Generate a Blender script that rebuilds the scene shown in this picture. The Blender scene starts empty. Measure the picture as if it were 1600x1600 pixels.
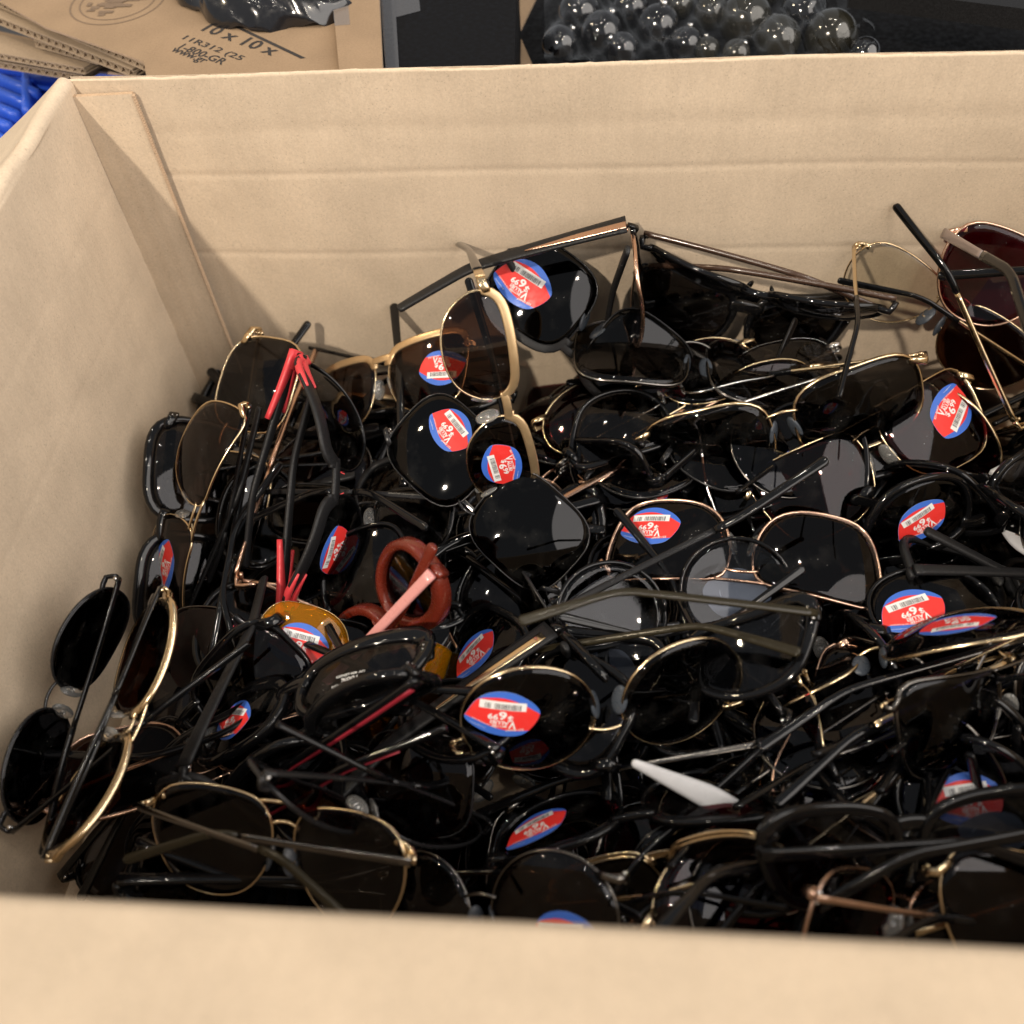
import bpy, bmesh, math, random
from mathutils import Vector, Matrix, Euler
from math import sin, cos, pi, radians

S = bpy.context.scene
COL = S.collection
U = 0.01                                    # everything below is written in centimetres

# ---------------------------------------------------------------- camera
CAM_C = Vector((26.77915528, -46.01065053, 25.13371462))
CAM_R = Matrix(((0.99598096, -0.01544314, 0.08822378), (0.06568844, 0.79554997, -0.60231658), (-0.06088477, 0.60569113, 0.79336706)))
CAM_F = 1560.18
cd = bpy.data.cameras.new("camera")
cam = bpy.data.objects.new("camera", cd)
COL.objects.link(cam)
cam.matrix_world = Matrix.Translation(CAM_C * U) @ CAM_R.to_4x4()
cd.sensor_width = 36.0
cd.lens = 36.0 * CAM_F / 1600.0
cd.clip_start = 0.01
cd.clip_end = 100.0
cd.dof.use_dof = True
cd.dof.focus_distance = 0.51
cd.dof.aperture_fstop = 6.3
S.camera = cam

# ---------------------------------------------------------------- light (an indoor shop: no sun, no sky)
W = bpy.data.worlds.new("World")
S.world = W
W.use_nodes = True
bg = W.node_tree.nodes["Background"]
bg.inputs[0].default_value = (0.95, 0.97, 1.0, 1)
bg.inputs[1].default_value = 0.30

def lamp(name, kind, loc, target, power, size, col):
    l = bpy.data.lights.new(name, kind)
    l.energy = power
    l.color = col
    if kind == 'AREA':
        l.shape = 'DISK'
        l.size = size * U
    else:
        l.shadow_soft_size = size * U
    o = bpy.data.objects.new(name, l)
    COL.objects.link(o)
    o.location = Vector(loc) * U
    d = (Vector(target) - Vector(loc)).normalized()
    o.rotation_euler = d.to_track_quat('-Z', 'Y').to_euler()
    return o

PILE = (24, -18, -15)
lamp("shop_and_glint_lamp", 'POINT', (-66, -162, 163), PILE, 178.0, 4.0, (1.0, 0.88, 0.73))
lamp("shop_and_glint_lamp", 'POINT', (90, -100, 180), PILE, 12.0, 3.0, (1.0, 0.86, 0.68))
lamp("shop_and_glint_lamp", 'POINT', (20, -20, 190), PILE, 7.0, 3.0, (1.0, 0.9, 0.75))
lamp("shop_and_glint_lamp", 'POINT', (-120, 25, 130), (0, -10, 0), 26.0, 3.0, (1.0, 0.82, 0.55))
for lx, ly, lz in ((-60, -30, 170), (60, 40, 185), (10, 70, 190), (120, -20, 190)):  # four extra small lamps, added only for glints on arms and rims
    lamp("shop_and_glint_lamp", 'POINT', (lx, ly, lz), PILE, 8.0, 1.2, (1.0, 0.90, 0.76))
lamp("fill_panel", 'AREA', (260, -130, 170), (10, -15, -8), 145.0, 420, (1.0, 0.93, 0.86))  # unseen soft fill, added at the right to brighten the left wall

S.view_settings.view_transform = 'Standard'
S.view_settings.look = 'None'
S.view_settings.exposure = 0.0
S.view_settings.gamma = 1.0
S.render.engine = 'CYCLES'
S.cycles.max_bounces = 10
S.cycles.transparent_max_bounces = 32
S.cycles.caustics_reflective = False
S.cycles.caustics_refractive = False
S.cycles.use_denoising = True
S.cycles.sample_clamp_indirect = 4.0

# ---------------------------------------------------------------- materials
MATS = {}

def new_mat(name):
    m = bpy.data.materials.new(name)
    m.use_nodes = True
    MATS[name] = m
    nt = m.node_tree
    return m, nt, nt.nodes["Principled BSDF"]

def plain(name, col, rough, metal=0.0, spec=0.5, coat=0.0, grain=0.0, gscale=300, trans=0.0):
    m, nt, b = new_mat(name)
    b.inputs["Base Color"].default_value = (*col, 1)
    b.inputs["Metallic"].default_value = metal
    b.inputs["Roughness"].default_value = rough
    b.inputs["Specular IOR Level"].default_value = spec
    b.inputs["Coat Weight"].default_value = coat
    b.inputs["Coat Roughness"].default_value = 0.08
    b.inputs["Transmission Weight"].default_value = trans
    # handling wear: roughness breaks up, fine relief
    tc = nt.nodes.new("ShaderNodeTexCoord")
    n = nt.nodes.new("ShaderNodeTexNoise")
    n.inputs["Scale"].default_value = gscale
    n.inputs["Detail"].default_value = 4
    nt.links.new(tc.outputs["Object"], n.inputs["Vector"])
    mr = nt.nodes.new("ShaderNodeMapRange")
    mr.inputs["From Min"].default_value = 0.35
    mr.inputs["From Max"].default_value = 0.7
    mr.inputs["To Min"].default_value = max(0.02, rough * (0.92 if metal > .5 else 0.75))
    mr.inputs["To Max"].default_value = min(1, rough * 1.12 if metal > .5 else rough * 1.5 + 0.03)
    nt.links.new(n.outputs["Fac"], mr.inputs["Value"])
    nt.links.new(mr.outputs["Result"], b.inputs["Roughness"])
    if grain:
        bp = nt.nodes.new("ShaderNodeBump")
        bp.inputs["Strength"].default_value = grain
        bp.inputs["Distance"].default_value = 0.0005
        nt.links.new(n.outputs["Fac"], bp.inputs["Height"])
        nt.links.new(bp.outputs["Normal"], b.inputs["Normal"])
    return m

plain('black_gloss', (0.004, 0.004, 0.0045), 0.05, spec=0.42, coat=0.0)
plain('black_matte', (0.011, 0.011, 0.012), 0.42, spec=0.3, grain=0.15, gscale=900)
plain('gold', (0.80, 0.63, 0.40), 0.20, 1.0)
plain('gold_flat', (0.70, 0.50, 0.28), 0.36, 0.85)
plain('rose_gold', (0.72, 0.48, 0.36), 0.25, 1.0)
plain('silver', (0.72, 0.71, 0.70), 0.20, 1.0)
plain('gunmetal', (0.17, 0.16, 0.15), 0.22, 1.0)
plain('black_metal', (0.030, 0.030, 0.032), 0.25, 0.6)
plain('brown_plastic', (0.055, 0.030, 0.020), 0.22, coat=0.3)
plain('olive_plastic', (0.022, 0.018, 0.010), 0.16, spec=0.35)
plain('rust_plastic', (0.135, 0.018, 0.009), 0.22, coat=0.4)
plain('pink_plastic', (0.62, 0.27, 0.25), 0.30, coat=0.2)
plain('white_plastic', (0.62, 0.62, 0.64), 0.35)
plain('red_rubber', (0.62, 0.045, 0.055), 0.42)
plain('red_trim', (0.30, 0.020, 0.035), 0.35)
plain('grey_rubber', (0.045, 0.050, 0.058), 0.5)
plain('dark_pad', (0.05, 0.06, 0.075), 0.3)
plain('lilac_metal', (0.52, 0.46, 0.47), 0.3, 0.9)
plain('clear_pad', (0.86, 0.86, 0.84), 0.10, trans=0.85)
plain('sticker_blue', (0.045, 0.145, 0.60), 0.42)
plain('sticker_red', (0.78, 0.035, 0.030), 0.42)
plain('sticker_white', (0.80, 0.80, 0.80), 0.5)
plain('sticker_ink', (0.03, 0.03, 0.035), 0.5)
plain('sticker_back', (0.62, 0.70, 0.86), 0.5)

def schlick(nt, f0):
    lw = nt.nodes.new("ShaderNodeLayerWeight"); lw.inputs["Blend"].default_value = 0.5
    pw = nt.nodes.new("ShaderNodeMath"); pw.operation = 'POWER'; pw.inputs[1].default_value = 5.0
    ma = nt.nodes.new("ShaderNodeMath"); ma.operation = 'MULTIPLY_ADD'
    ma.inputs[1].default_value = 1 - f0; ma.inputs[2].default_value = f0
    nt.links.new(lw.outputs["Facing"], pw.inputs[0]); nt.links.new(pw.outputs[0], ma.inputs[0])
    return ma

def lens_mat(name, tint, rough=0.035, dust=0.55, body=None, body_mix=0.0):
    m, nt, b = new_mat(name)
    nt.nodes.remove(b)
    out = nt.nodes["Material Output"]
    tr = nt.nodes.new("ShaderNodeBsdfTransparent")
    tr.inputs[0].default_value = (*tint, 1)
    gl = nt.nodes.new("ShaderNodeBsdfGlossy")
    gl.inputs["Color"].default_value = (0.55, 0.55, 0.57, 1)
    gl.inputs["Roughness"].default_value = rough
    fr = schlick(nt, 0.045)
    mx = nt.nodes.new("ShaderNodeMixShader")
    nt.links.new(fr.outputs[0], mx.inputs[0])
    under = tr.outputs[0]
    if body:                                # a tinted, slightly milky lens scatters some light itself
        bd = nt.nodes.new("ShaderNodeBsdfDiffuse"); bd.inputs[0].default_value = (*body, 1)
        mb_ = nt.nodes.new("ShaderNodeMixShader"); mb_.inputs[0].default_value = body_mix
        nt.links.new(tr.outputs[0], mb_.inputs[1]); nt.links.new(bd.outputs[0], mb_.inputs[2])
        under = mb_.outputs[0]
    nt.links.new(under, mx.inputs[1])
    nt.links.new(gl.outputs[0], mx.inputs[2])
    # dust specks and smears
    tc = nt.nodes.new("ShaderNodeTexCoord")
    v = nt.nodes.new("ShaderNodeTexVoronoi")
    v.inputs["Scale"].default_value = 420
    nt.links.new(tc.outputs["Object"], v.inputs["Vector"])
    lt = nt.nodes.new("ShaderNodeMath"); lt.operation = 'LESS_THAN'
    lt.inputs[1].default_value = 0.085
    nt.links.new(v.outputs["Distance"], lt.inputs[0])
    n = nt.nodes.new("ShaderNodeTexNoise")
    n.inputs["Scale"].default_value = 60
    n.inputs["Detail"].default_value = 5
    nt.links.new(tc.outputs["Object"], n.inputs["Vector"])
    ram = nt.nodes.new("ShaderNodeMapRange")
    ram.inputs["From Min"].default_value = 0.52
    ram.inputs["From Max"].default_value = 0.72
    ram.inputs["To Max"].default_value = 1.0
    nt.links.new(n.outputs["Fac"], ram.inputs["Value"])
    mu = nt.nodes.new("ShaderNodeMath"); mu.operation = 'MULTIPLY'
    nt.links.new(lt.outputs[0], mu.inputs[0])
    nt.links.new(ram.outputs[0], mu.inputs[1])
    ma = nt.nodes.new("ShaderNodeMath"); ma.operation = 'MULTIPLY_ADD'
    ma.inputs[1].default_value = 0.012
    nt.links.new(ram.outputs[0], ma.inputs[0])
    m2 = nt.nodes.new("ShaderNodeMath"); m2.operation = 'MULTIPLY'
    m2.inputs[1].default_value = dust
    nt.links.new(mu.outputs[0], m2.inputs[0])
    nt.links.new(m2.outputs[0], ma.inputs[2])
    df = nt.nodes.new("ShaderNodeBsdfDiffuse")
    df.inputs[0].default_value = (0.6, 0.58, 0.55, 1)
    mx2 = nt.nodes.new("ShaderNodeMixShader")
    nt.links.new(ma.outputs[0], mx2.inputs[0])
    nt.links.new(mx.outputs[0], mx2.inputs[1])
    nt.links.new(df.outputs[0], mx2.inputs[2])
    nt.links.new(mx2.outputs[0], out.inputs["Surface"])
    return m

lens_mat('lens_black', (0.24, 0.23, 0.23))
lens_mat('lens_wine', (0.34, 0.12, 0.14))
lens_mat('lens_smoke', (0.42, 0.38, 0.34))
lens_mat('lens_solid', (0.015, 0.015, 0.015))
lens_mat('lens_grey', (0.42, 0.43, 0.45))
lens_mat('lens_light', (0.60, 0.61, 0.63))
lens_mat('lens_brown', (0.33, 0.24, 0.19))
lens_mat('lens_dkbrown', (0.22, 0.13, 0.085))
lens_mat('lens_red', (0.34, 0.12, 0.11))
lens_mat('lens_purple', (0.42, 0.15, 0.21))
lens_mat('lens_blue', (0.09, 0.10, 0.20))
lens_mat('lens_yellow', (1.0, 0.62, 0.03), body=(0.98, 0.50, 0.01), body_mix=0.13)
lens_mat('lens_clear', (0.93, 0.92, 0.89))

def cardboard(name, col, speck=0.5, flute=0.0, axis=0, bump=0.22, stain=0.07):
    m, nt, b = new_mat(name)
    L = nt.links.new
    tc = nt.nodes.new("ShaderNodeTexCoord")
    def noise(scale, detail=4, sx=1, sy=1, sz=1):
        mp = nt.nodes.new("ShaderNodeMapping")
        mp.inputs["Scale"].default_value = (sx, sy, sz)
        L(tc.outputs["Object"], mp.inputs["Vector"])
        n = nt.nodes.new("ShaderNodeTexNoise")
        n.inputs["Scale"].default_value = scale
        n.inputs["Detail"].default_value = detail
        L(mp.outputs[0], n.inputs["Vector"])
        return n.outputs["Fac"]
    def ramp(src, a, b_, lo, hi):
        r = nt.nodes.new("ShaderNodeMapRange")
        r.inputs["From Min"].default_value = a
        r.inputs["From Max"].default_value = b_
        r.inputs["To Min"].default_value = lo
        r.inputs["To Max"].default_value = hi
        L(src, r.inputs["Value"])
        return r.outputs["Result"]
    def mul(a, b_):
        k = nt.nodes.new("ShaderNodeMath"); k.operation = 'MULTIPLY'
        L(a, k.inputs[0]); L(b_, k.inputs[1])
        return k.outputs[0]
    fine = noise(900, 3)
    fibre = noise(600, 4, 1, 1, 0.6)
    blot = noise(9, 5)
    scuff = noise(34, 6)
    pulp = noise(1100, 2)
    v = mul(ramp(fine, 0.3, 0.7, 0.93, 1.055), ramp(fibre, 0.3, 0.7, 0.965, 1.03))
    v = mul(v, ramp(blot, 0.3, 0.7, 1 - stain, 1 + stain * 0.6))
    v = mul(v, ramp(scuff, 0.35, 0.65, 0.94, 1.04))
    v = mul(v, ramp(pulp, 0.64, 0.72, 1.0, 1.0 - speck * 0.5))
    vm = nt.nodes.new("ShaderNodeVectorMath"); vm.operation = 'SCALE'
    vm.inputs[0].default_value = col
    L(v, vm.inputs["Scale"])
    L(vm.outputs[0], b.inputs["Base Color"])
    b.inputs["Roughness"].default_value = 0.78
    b.inputs["Specular IOR Level"].default_value = 0.25
    bp = nt.nodes.new("ShaderNodeBump")
    bp.inputs["Strength"].default_value = bump
    bp.inputs["Distance"].default_value = 0.0006
    L(fibre, bp.inputs["Height"])
    if flute:
        wv = nt.nodes.new("ShaderNodeTexWave")
        wv.bands_direction = 'XYZ'[axis]
        wv.inputs["Scale"].default_value = 38
        wv.inputs["Distortion"].default_value = 0.6
        wv.inputs["Detail"].default_value = 1
        L(tc.outputs["Object"], wv.inputs["Vector"])
        b2 = nt.nodes.new("ShaderNodeBump")
        b2.inputs["Strength"].default_value = flute
        b2.inputs["Distance"].default_value = 0.0008
        L(wv.outputs["Fac"], b2.inputs["Height"])
        L(bp.outputs["Normal"], b2.inputs["Normal"])
        L(b2.outputs["Normal"], b.inputs["Normal"])
    else:
        L(bp.outputs["Normal"], b.inputs["Normal"])
    return m

cardboard('kraft', (0.62, 0.50, 0.37), flute=0.12, axis=0)
cardboard('kraft_edge', (0.50, 0.36, 0.24), speck=0.8, bump=0.8)
cardboard('kraft_side', (0.62, 0.50, 0.37), flute=0.12, axis=1)
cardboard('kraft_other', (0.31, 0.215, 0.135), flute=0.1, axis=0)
cardboard('kraft_liner', (0.36, 0.27, 0.185), bump=0.5)
plain('print_ink', (0.035, 0.030, 0.028), 0.6)
plain('print_ink_pale', (0.19, 0.13, 0.085), 0.6)
plain('crate_blue', (0.030, 0.105, 0.62), 0.32)
plain('black_bag', (0.008, 0.008, 0.010), 0.16, spec=0.6, coat=0.4)
plain('black_void', (0.004, 0.004, 0.005), 0.60, spec=0.15)
plain('bauble_black', (0.004, 0.004, 0.005), 0.07, coat=1.0)
plain('bauble_smoke', (0.028, 0.026, 0.019), 0.12, 0.4, coat=1.0)
plain('shop_counter', (0.05, 0.05, 0.055), 0.5)

def tape_mat():
    m, nt, b = new_mat('clear_tape')
    nt.nodes.remove(b)
    out = nt.nodes["Material Output"]
    tr = nt.nodes.new("ShaderNodeBsdfTransparent"); tr.inputs[0].default_value = (0.93, 0.94, 0.96, 1)
    gl = nt.nodes.new("ShaderNodeBsdfGlossy"); gl.inputs["Roughness"].default_value = 0.12
    df = nt.nodes.new("ShaderNodeBsdfDiffuse"); df.inputs[0].default_value = (0.65, 0.65, 0.68, 1)
    fr = schlick(nt, 0.05)
    a = nt.nodes.new("ShaderNodeMixShader"); c = nt.nodes.new("ShaderNodeMixShader")
    nt.links.new(fr.outputs[0], a.inputs[0]); nt.links.new(tr.outputs[0], a.inputs[1]); nt.links.new(gl.outputs[0], a.inputs[2])
    c.inputs[0].default_value = 0.05
    nt.links.new(a.outputs[0], c.inputs[1]); nt.links.new(df.outputs[0], c.inputs[2])
    nt.links.new(c.outputs[0], out.inputs["Surface"])
tape_mat()

def film_mat():
    m, nt, b = new_mat('clear_film')
    nt.nodes.remove(b)
    out = nt.nodes["Material Output"]
    tr = nt.nodes.new("ShaderNodeBsdfTransparent"); tr.inputs[0].default_value = (0.96, 0.96, 0.96, 1)
    gl = nt.nodes.new("ShaderNodeBsdfGlossy"); gl.inputs["Roughness"].default_value = 0.10
    fr = schlick(nt, 0.03)
    a = nt.nodes.new("ShaderNodeMixShader")
    nt.links.new(fr.outputs[0], a.inputs[0]); nt.links.new(tr.outputs[0], a.inputs[1]); nt.links.new(gl.outputs[0], a.inputs[2])
    nt.links.new(a.outputs[0], out.inputs["Surface"])
film_mat()

# ---------------------------------------------------------------- mesh helpers (centimetres in, metres out)
def mesh(name, V, F, mats, fm=None, smooth=True):
    me = bpy.data.meshes.new(name)
    me.from_pydata([(v[0] * U, v[1] * U, v[2] * U) for v in V], [], F)
    for m in (mats if isinstance(mats, (list, tuple)) else [mats]):
        me.materials.append(MATS[m])
    if fm:
        me.polygons.foreach_set("material_index", fm)
    if smooth:
        me.polygons.foreach_set("use_smooth", [True] * len(me.polygons))
    me.update()
    return me

def link(name, me, parent=None, loc=None, rot=None):
    o = bpy.data.objects.new(name, me)
    COL.objects.link(o)
    if parent is not None:
        o.parent = parent
    if loc is not None:
        o.location = Vector(loc) * U
    if rot is not None:
        o.rotation_euler = rot
    return o

def tag(o, label=None, category=None, group=None, kind=None):
    if label: o["label"] = label
    if category: o["category"] = category
    if group: o["group"] = group
    if kind: o["kind"] = kind
    return o

class MB:
    """collects shapes into one mesh"""
    def __init__(s):
        s.V = []; s.F = []; s.M = []
    def add(s, V, F, m=0):
        k = len(s.V)
        s.V += [tuple(v) for v in V]
        s.F += [tuple(i + k for i in f) for f in F]
        s.M += [m] * len(F)
    def sweep(s, pts, ups, prof, m=0, closed=False, cap=True, scale=None):
        """prof: list of (a,b): a along side = up x tangent, b along up"""
        n = len(pts); pts = [Vector(p) for p in pts]; V = []; F = []; k = len(prof)
        for i in range(n):
            if closed: t = pts[(i + 1) % n] - pts[i - 1]
            else: t = pts[min(i + 1, n - 1)] - pts[max(i - 1, 0)]
            t.normalize()
            u = Vector(ups[i]) if not isinstance(ups, Vector) else ups.copy()
            u = (u - t * u.dot(t)).normalized()
            a = t.cross(u)
            sa, sb = scale[i] if scale else (1, 1)
            for (pa, pb) in prof:
                V.append(pts[i] + a * (pa * sa) + u * (pb * sb))
        r = n if closed else n - 1
        for i in range(r):
            j = (i + 1) % n
            for q in range(k):
                w = (q + 1) % k
                F.append((i * k + q, j * k + q, j * k + w, i * k + w))
        if not closed and cap:
            F.append(tuple(range(k)))
            F.append(tuple(reversed(range((n - 1) * k, n * k))))
        s.add(V, F, m)
    def ellipsoid(s, c, r, m=0, nu=12, nv=7, rot=None):
        V = []; F = []
        for j in range(nv + 1):
            th = pi * j / nv
            for i in range(nu):
                ph = 2 * pi * i / nu
                p = Vector((r[0] * sin(th) * cos(ph), r[1] * sin(th) * sin(ph), r[2] * cos(th)))
                if rot: p = rot @ p
                V.append(Vector(c) + p)
        for j in range(nv):
            for i in range(nu):
                i2 = (i + 1) % nu
                F.append((j * nu + i, (j + 1) * nu + i, (j + 1) * nu + i2, j * nu + i2))
        s.add(V, F, m)
    def box(s, a, b, m=0, R=None, c=(0, 0, 0)):
        V = [(x, y, z) for z in (a[2], b[2]) for y in (a[1], b[1]) for x in (a[0], b[0])]
        if R is not None: V = [R @ Vector(v) + Vector(c) for v in V]
        s.add(V, [(0, 2, 3, 1), (4, 5, 7, 6), (0, 1, 5, 4), (2, 6, 7, 3), (0, 4, 6, 2), (1, 3, 7, 5)], m)
    def mesh(s, name, mats, smooth=True):
        return mesh(name, s.V, s.F, mats, s.M, smooth)

def ring_prof(a, b, n=8, e=1.0):
    """superellipse cross-section, half sizes a x b"""
    P = []
    for i in range(n):
        t = 2 * pi * (i + 0.5) / n
        c, d = cos(t), sin(t)
        P.append((a * math.copysign(abs(c) ** e, c), b * math.copysign(abs(d) ** e, d)))
    return P

def bevel(o, w, seg=2):
    m = o.modifiers.new("bevel", 'BEVEL'); m.width = w * U; m.segments = seg; m.limit_method = 'ANGLE'
    return o

def at(u, v, x=None, y=None, z=None):
    """the place in the room seen at photo pixel (u, v) on a given plane"""
    d = CAM_R @ Vector(((u - 800) / CAM_F, -(v - 800) / CAM_F, -1))
    if z is not None: t = (z - CAM_C.z) / d.z
    elif y is not None: t = (y - CAM_C.y) / d.y
    else: t = (x - CAM_C.x) / d.x
    return CAM_C + d * t

# ---------------------------------------------------------------- sunglasses: shapes
SHAPES = {
 'aviator': [(-.40,.42),(-.15,.47),(.15,.49),(.40,.45),(.50,.22),(.46,-.10),(.30,-.40),(.02,-.50),(-.28,-.42),(-.47,-.10),(-.50,.22)],
 'nav': [(-.44,.42),(-.15,.46),(.2,.49),(.44,.48),(.50,.28),(.45,-.15),(.34,-.46),(.05,-.50),(-.24,-.47),(-.42,-.28),(-.50,.12)],
 'cat': [(-.45,.28),(-.2,.40),(.15,.46),(.42,.50),(.50,.40),(.46,.05),(.32,-.36),(0,-.50),(-.32,-.42),(-.48,-.10)],
 'wrap': [(-.40,.40),(-.1,.48),(.25,.48),(.48,.36),(.50,.12),(.36,-.30),(0,-.48),(-.30,-.44),(-.50,-.12)],
 'hex': [(-.50,.16),(-.42,.38),(-.2,.48),(.2,.49),(.42,.42),(.50,.18),(.46,-.16),(.26,-.46),(.0,-.51),(-.26,-.46),(-.46,-.16)],
}
SUPER = {'pillow': 3.4, 'round': 2.05, 'oval': 2.3, 'square': 3.4, 'rect': 3.0}
NO = 44

def outline(sh, w, h):
    if sh in SUPER:
        e = 2.0 / SUPER[sh]
        P = [(0.5 * math.copysign(abs(cos(t)) ** e, cos(t)), 0.5 * math.copysign(abs(sin(t)) ** e, sin(t))) for t in [2 * pi * i / 240 for i in range(240)]]
    else:
        P = list(reversed(SHAPES[sh]))           # anticlockwise
        for _ in range(4):
            Q = []
            for i in range(len(P)):
                a, b = P[i], P[(i + 1) % len(P)]
                Q += [(a[0] * .75 + b[0] * .25, a[1] * .75 + b[1] * .25), (a[0] * .25 + b[0] * .75, a[1] * .25 + b[1] * .75)]
            P = Q
        sx = max(abs(p[0]) for p in P) / .5; sy = max(abs(p[1]) for p in P) / .5
        P = [(p[0] / sx, p[1] / sy) for p in P]
    P = [(p[0] * w, p[1] * h) for p in P]
    L = [0]
    for i in range(len(P)):
        a, b = P[i], P[(i + 1) % len(P)]
        L.append(L[-1] + math.hypot(a[0] - b[0], a[1] - b[1]))
    out = []; k = 0
    for i in range(NO):
        t = L[-1] * i / NO
        while L[k + 1] < t: k += 1
        q = (t - L[k]) / max(1e-9, L[k + 1] - L[k]); a, b = P[k], P[(k + 1) % len(P)]
        out.append((a[0] + (b[0] - a[0]) * q, a[1] + (b[1] - a[1]) * q))
    return out

WR = [48.0]          # how strongly the pair at hand wraps round the face
def sag(x, y, cx, rl=13.0):
    return -(x + cx) ** 2 / WR[0] - (x * x + y * y) / (2 * rl)

def lens_mesh(st, s):
    key = ('lens', WR[0], st['sh'], st['w'], st['h'], st['gap'], st['tint'] if s > 0 or 'tint2' not in st else st['tint2'], s)
    if key in CACHE: return CACHE[key]
    P = outline(st['sh'], st['w'], st['h']); cx = st['gap'] / 2 + st['w'] / 2
    V = []; F = []
    for side, dz in ((0, 0.0), (1, -0.17)):
        base = len(V)
        V.append((s * cx, 0, sag(0, 0, cx) + dz))
        fr = (.25, .5, .72, .88, 1.0)
        for f in fr:
            for (x, y) in P:
                V.append((s * (x * f + cx), y * f, sag(x * f, y * f, cx) + dz))
        def idx(r, i): return base + 1 + r * NO + i % NO
        flip = (side == 1) ^ (s < 0)
        for i in range(NO):
            t = (base, idx(0, i), idx(0, i + 1)); F.append(tuple(reversed(t)) if flip else t)
            for r in range(len(fr) - 1):
                q = (idx(r, i), idx(r + 1, i), idx(r + 1, i + 1), idx(r, i + 1)); F.append(tuple(reversed(q)) if flip else q)
    n1 = 1 + 5 * NO
    for i in range(NO):
        a = 1 + 4 * NO + i; b = 1 + 4 * NO + (i + 1) % NO
        q = (a, n1 + a, n1 + b, b); F.append(tuple(reversed(q)) if s < 0 else q)
    me = mesh("lens", V, F, key[6])
    CACHE[key] = me
    return me

CACHE = {}
RIMS = {  # half-width in plane, half-depth, roundness
 'wire': (.058, .085, 1.0), 'wire2': (.085, .12, 1.0), 'thin': (.12, .17, .7), 'plastic': (.20, .22, .6), 'thick': (.27, .26, .5), 'rimless': (.022, .07, 1.0), 'brow': (.06, .09, 1.0), 'half': (.05, .09, 1.0), 'sport': (.10, .13, .7), 'chunky': (.28, .44, .38)}

def hinge_pos(st, s):
    w, h = st['w'], st['h']; cx = st['gap'] / 2 + w / 2; x = cx + w / 2 + .45
    return Vector((s * x, .27 * h, -(x - .05) ** 2 / WR[0] - .7))

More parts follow.
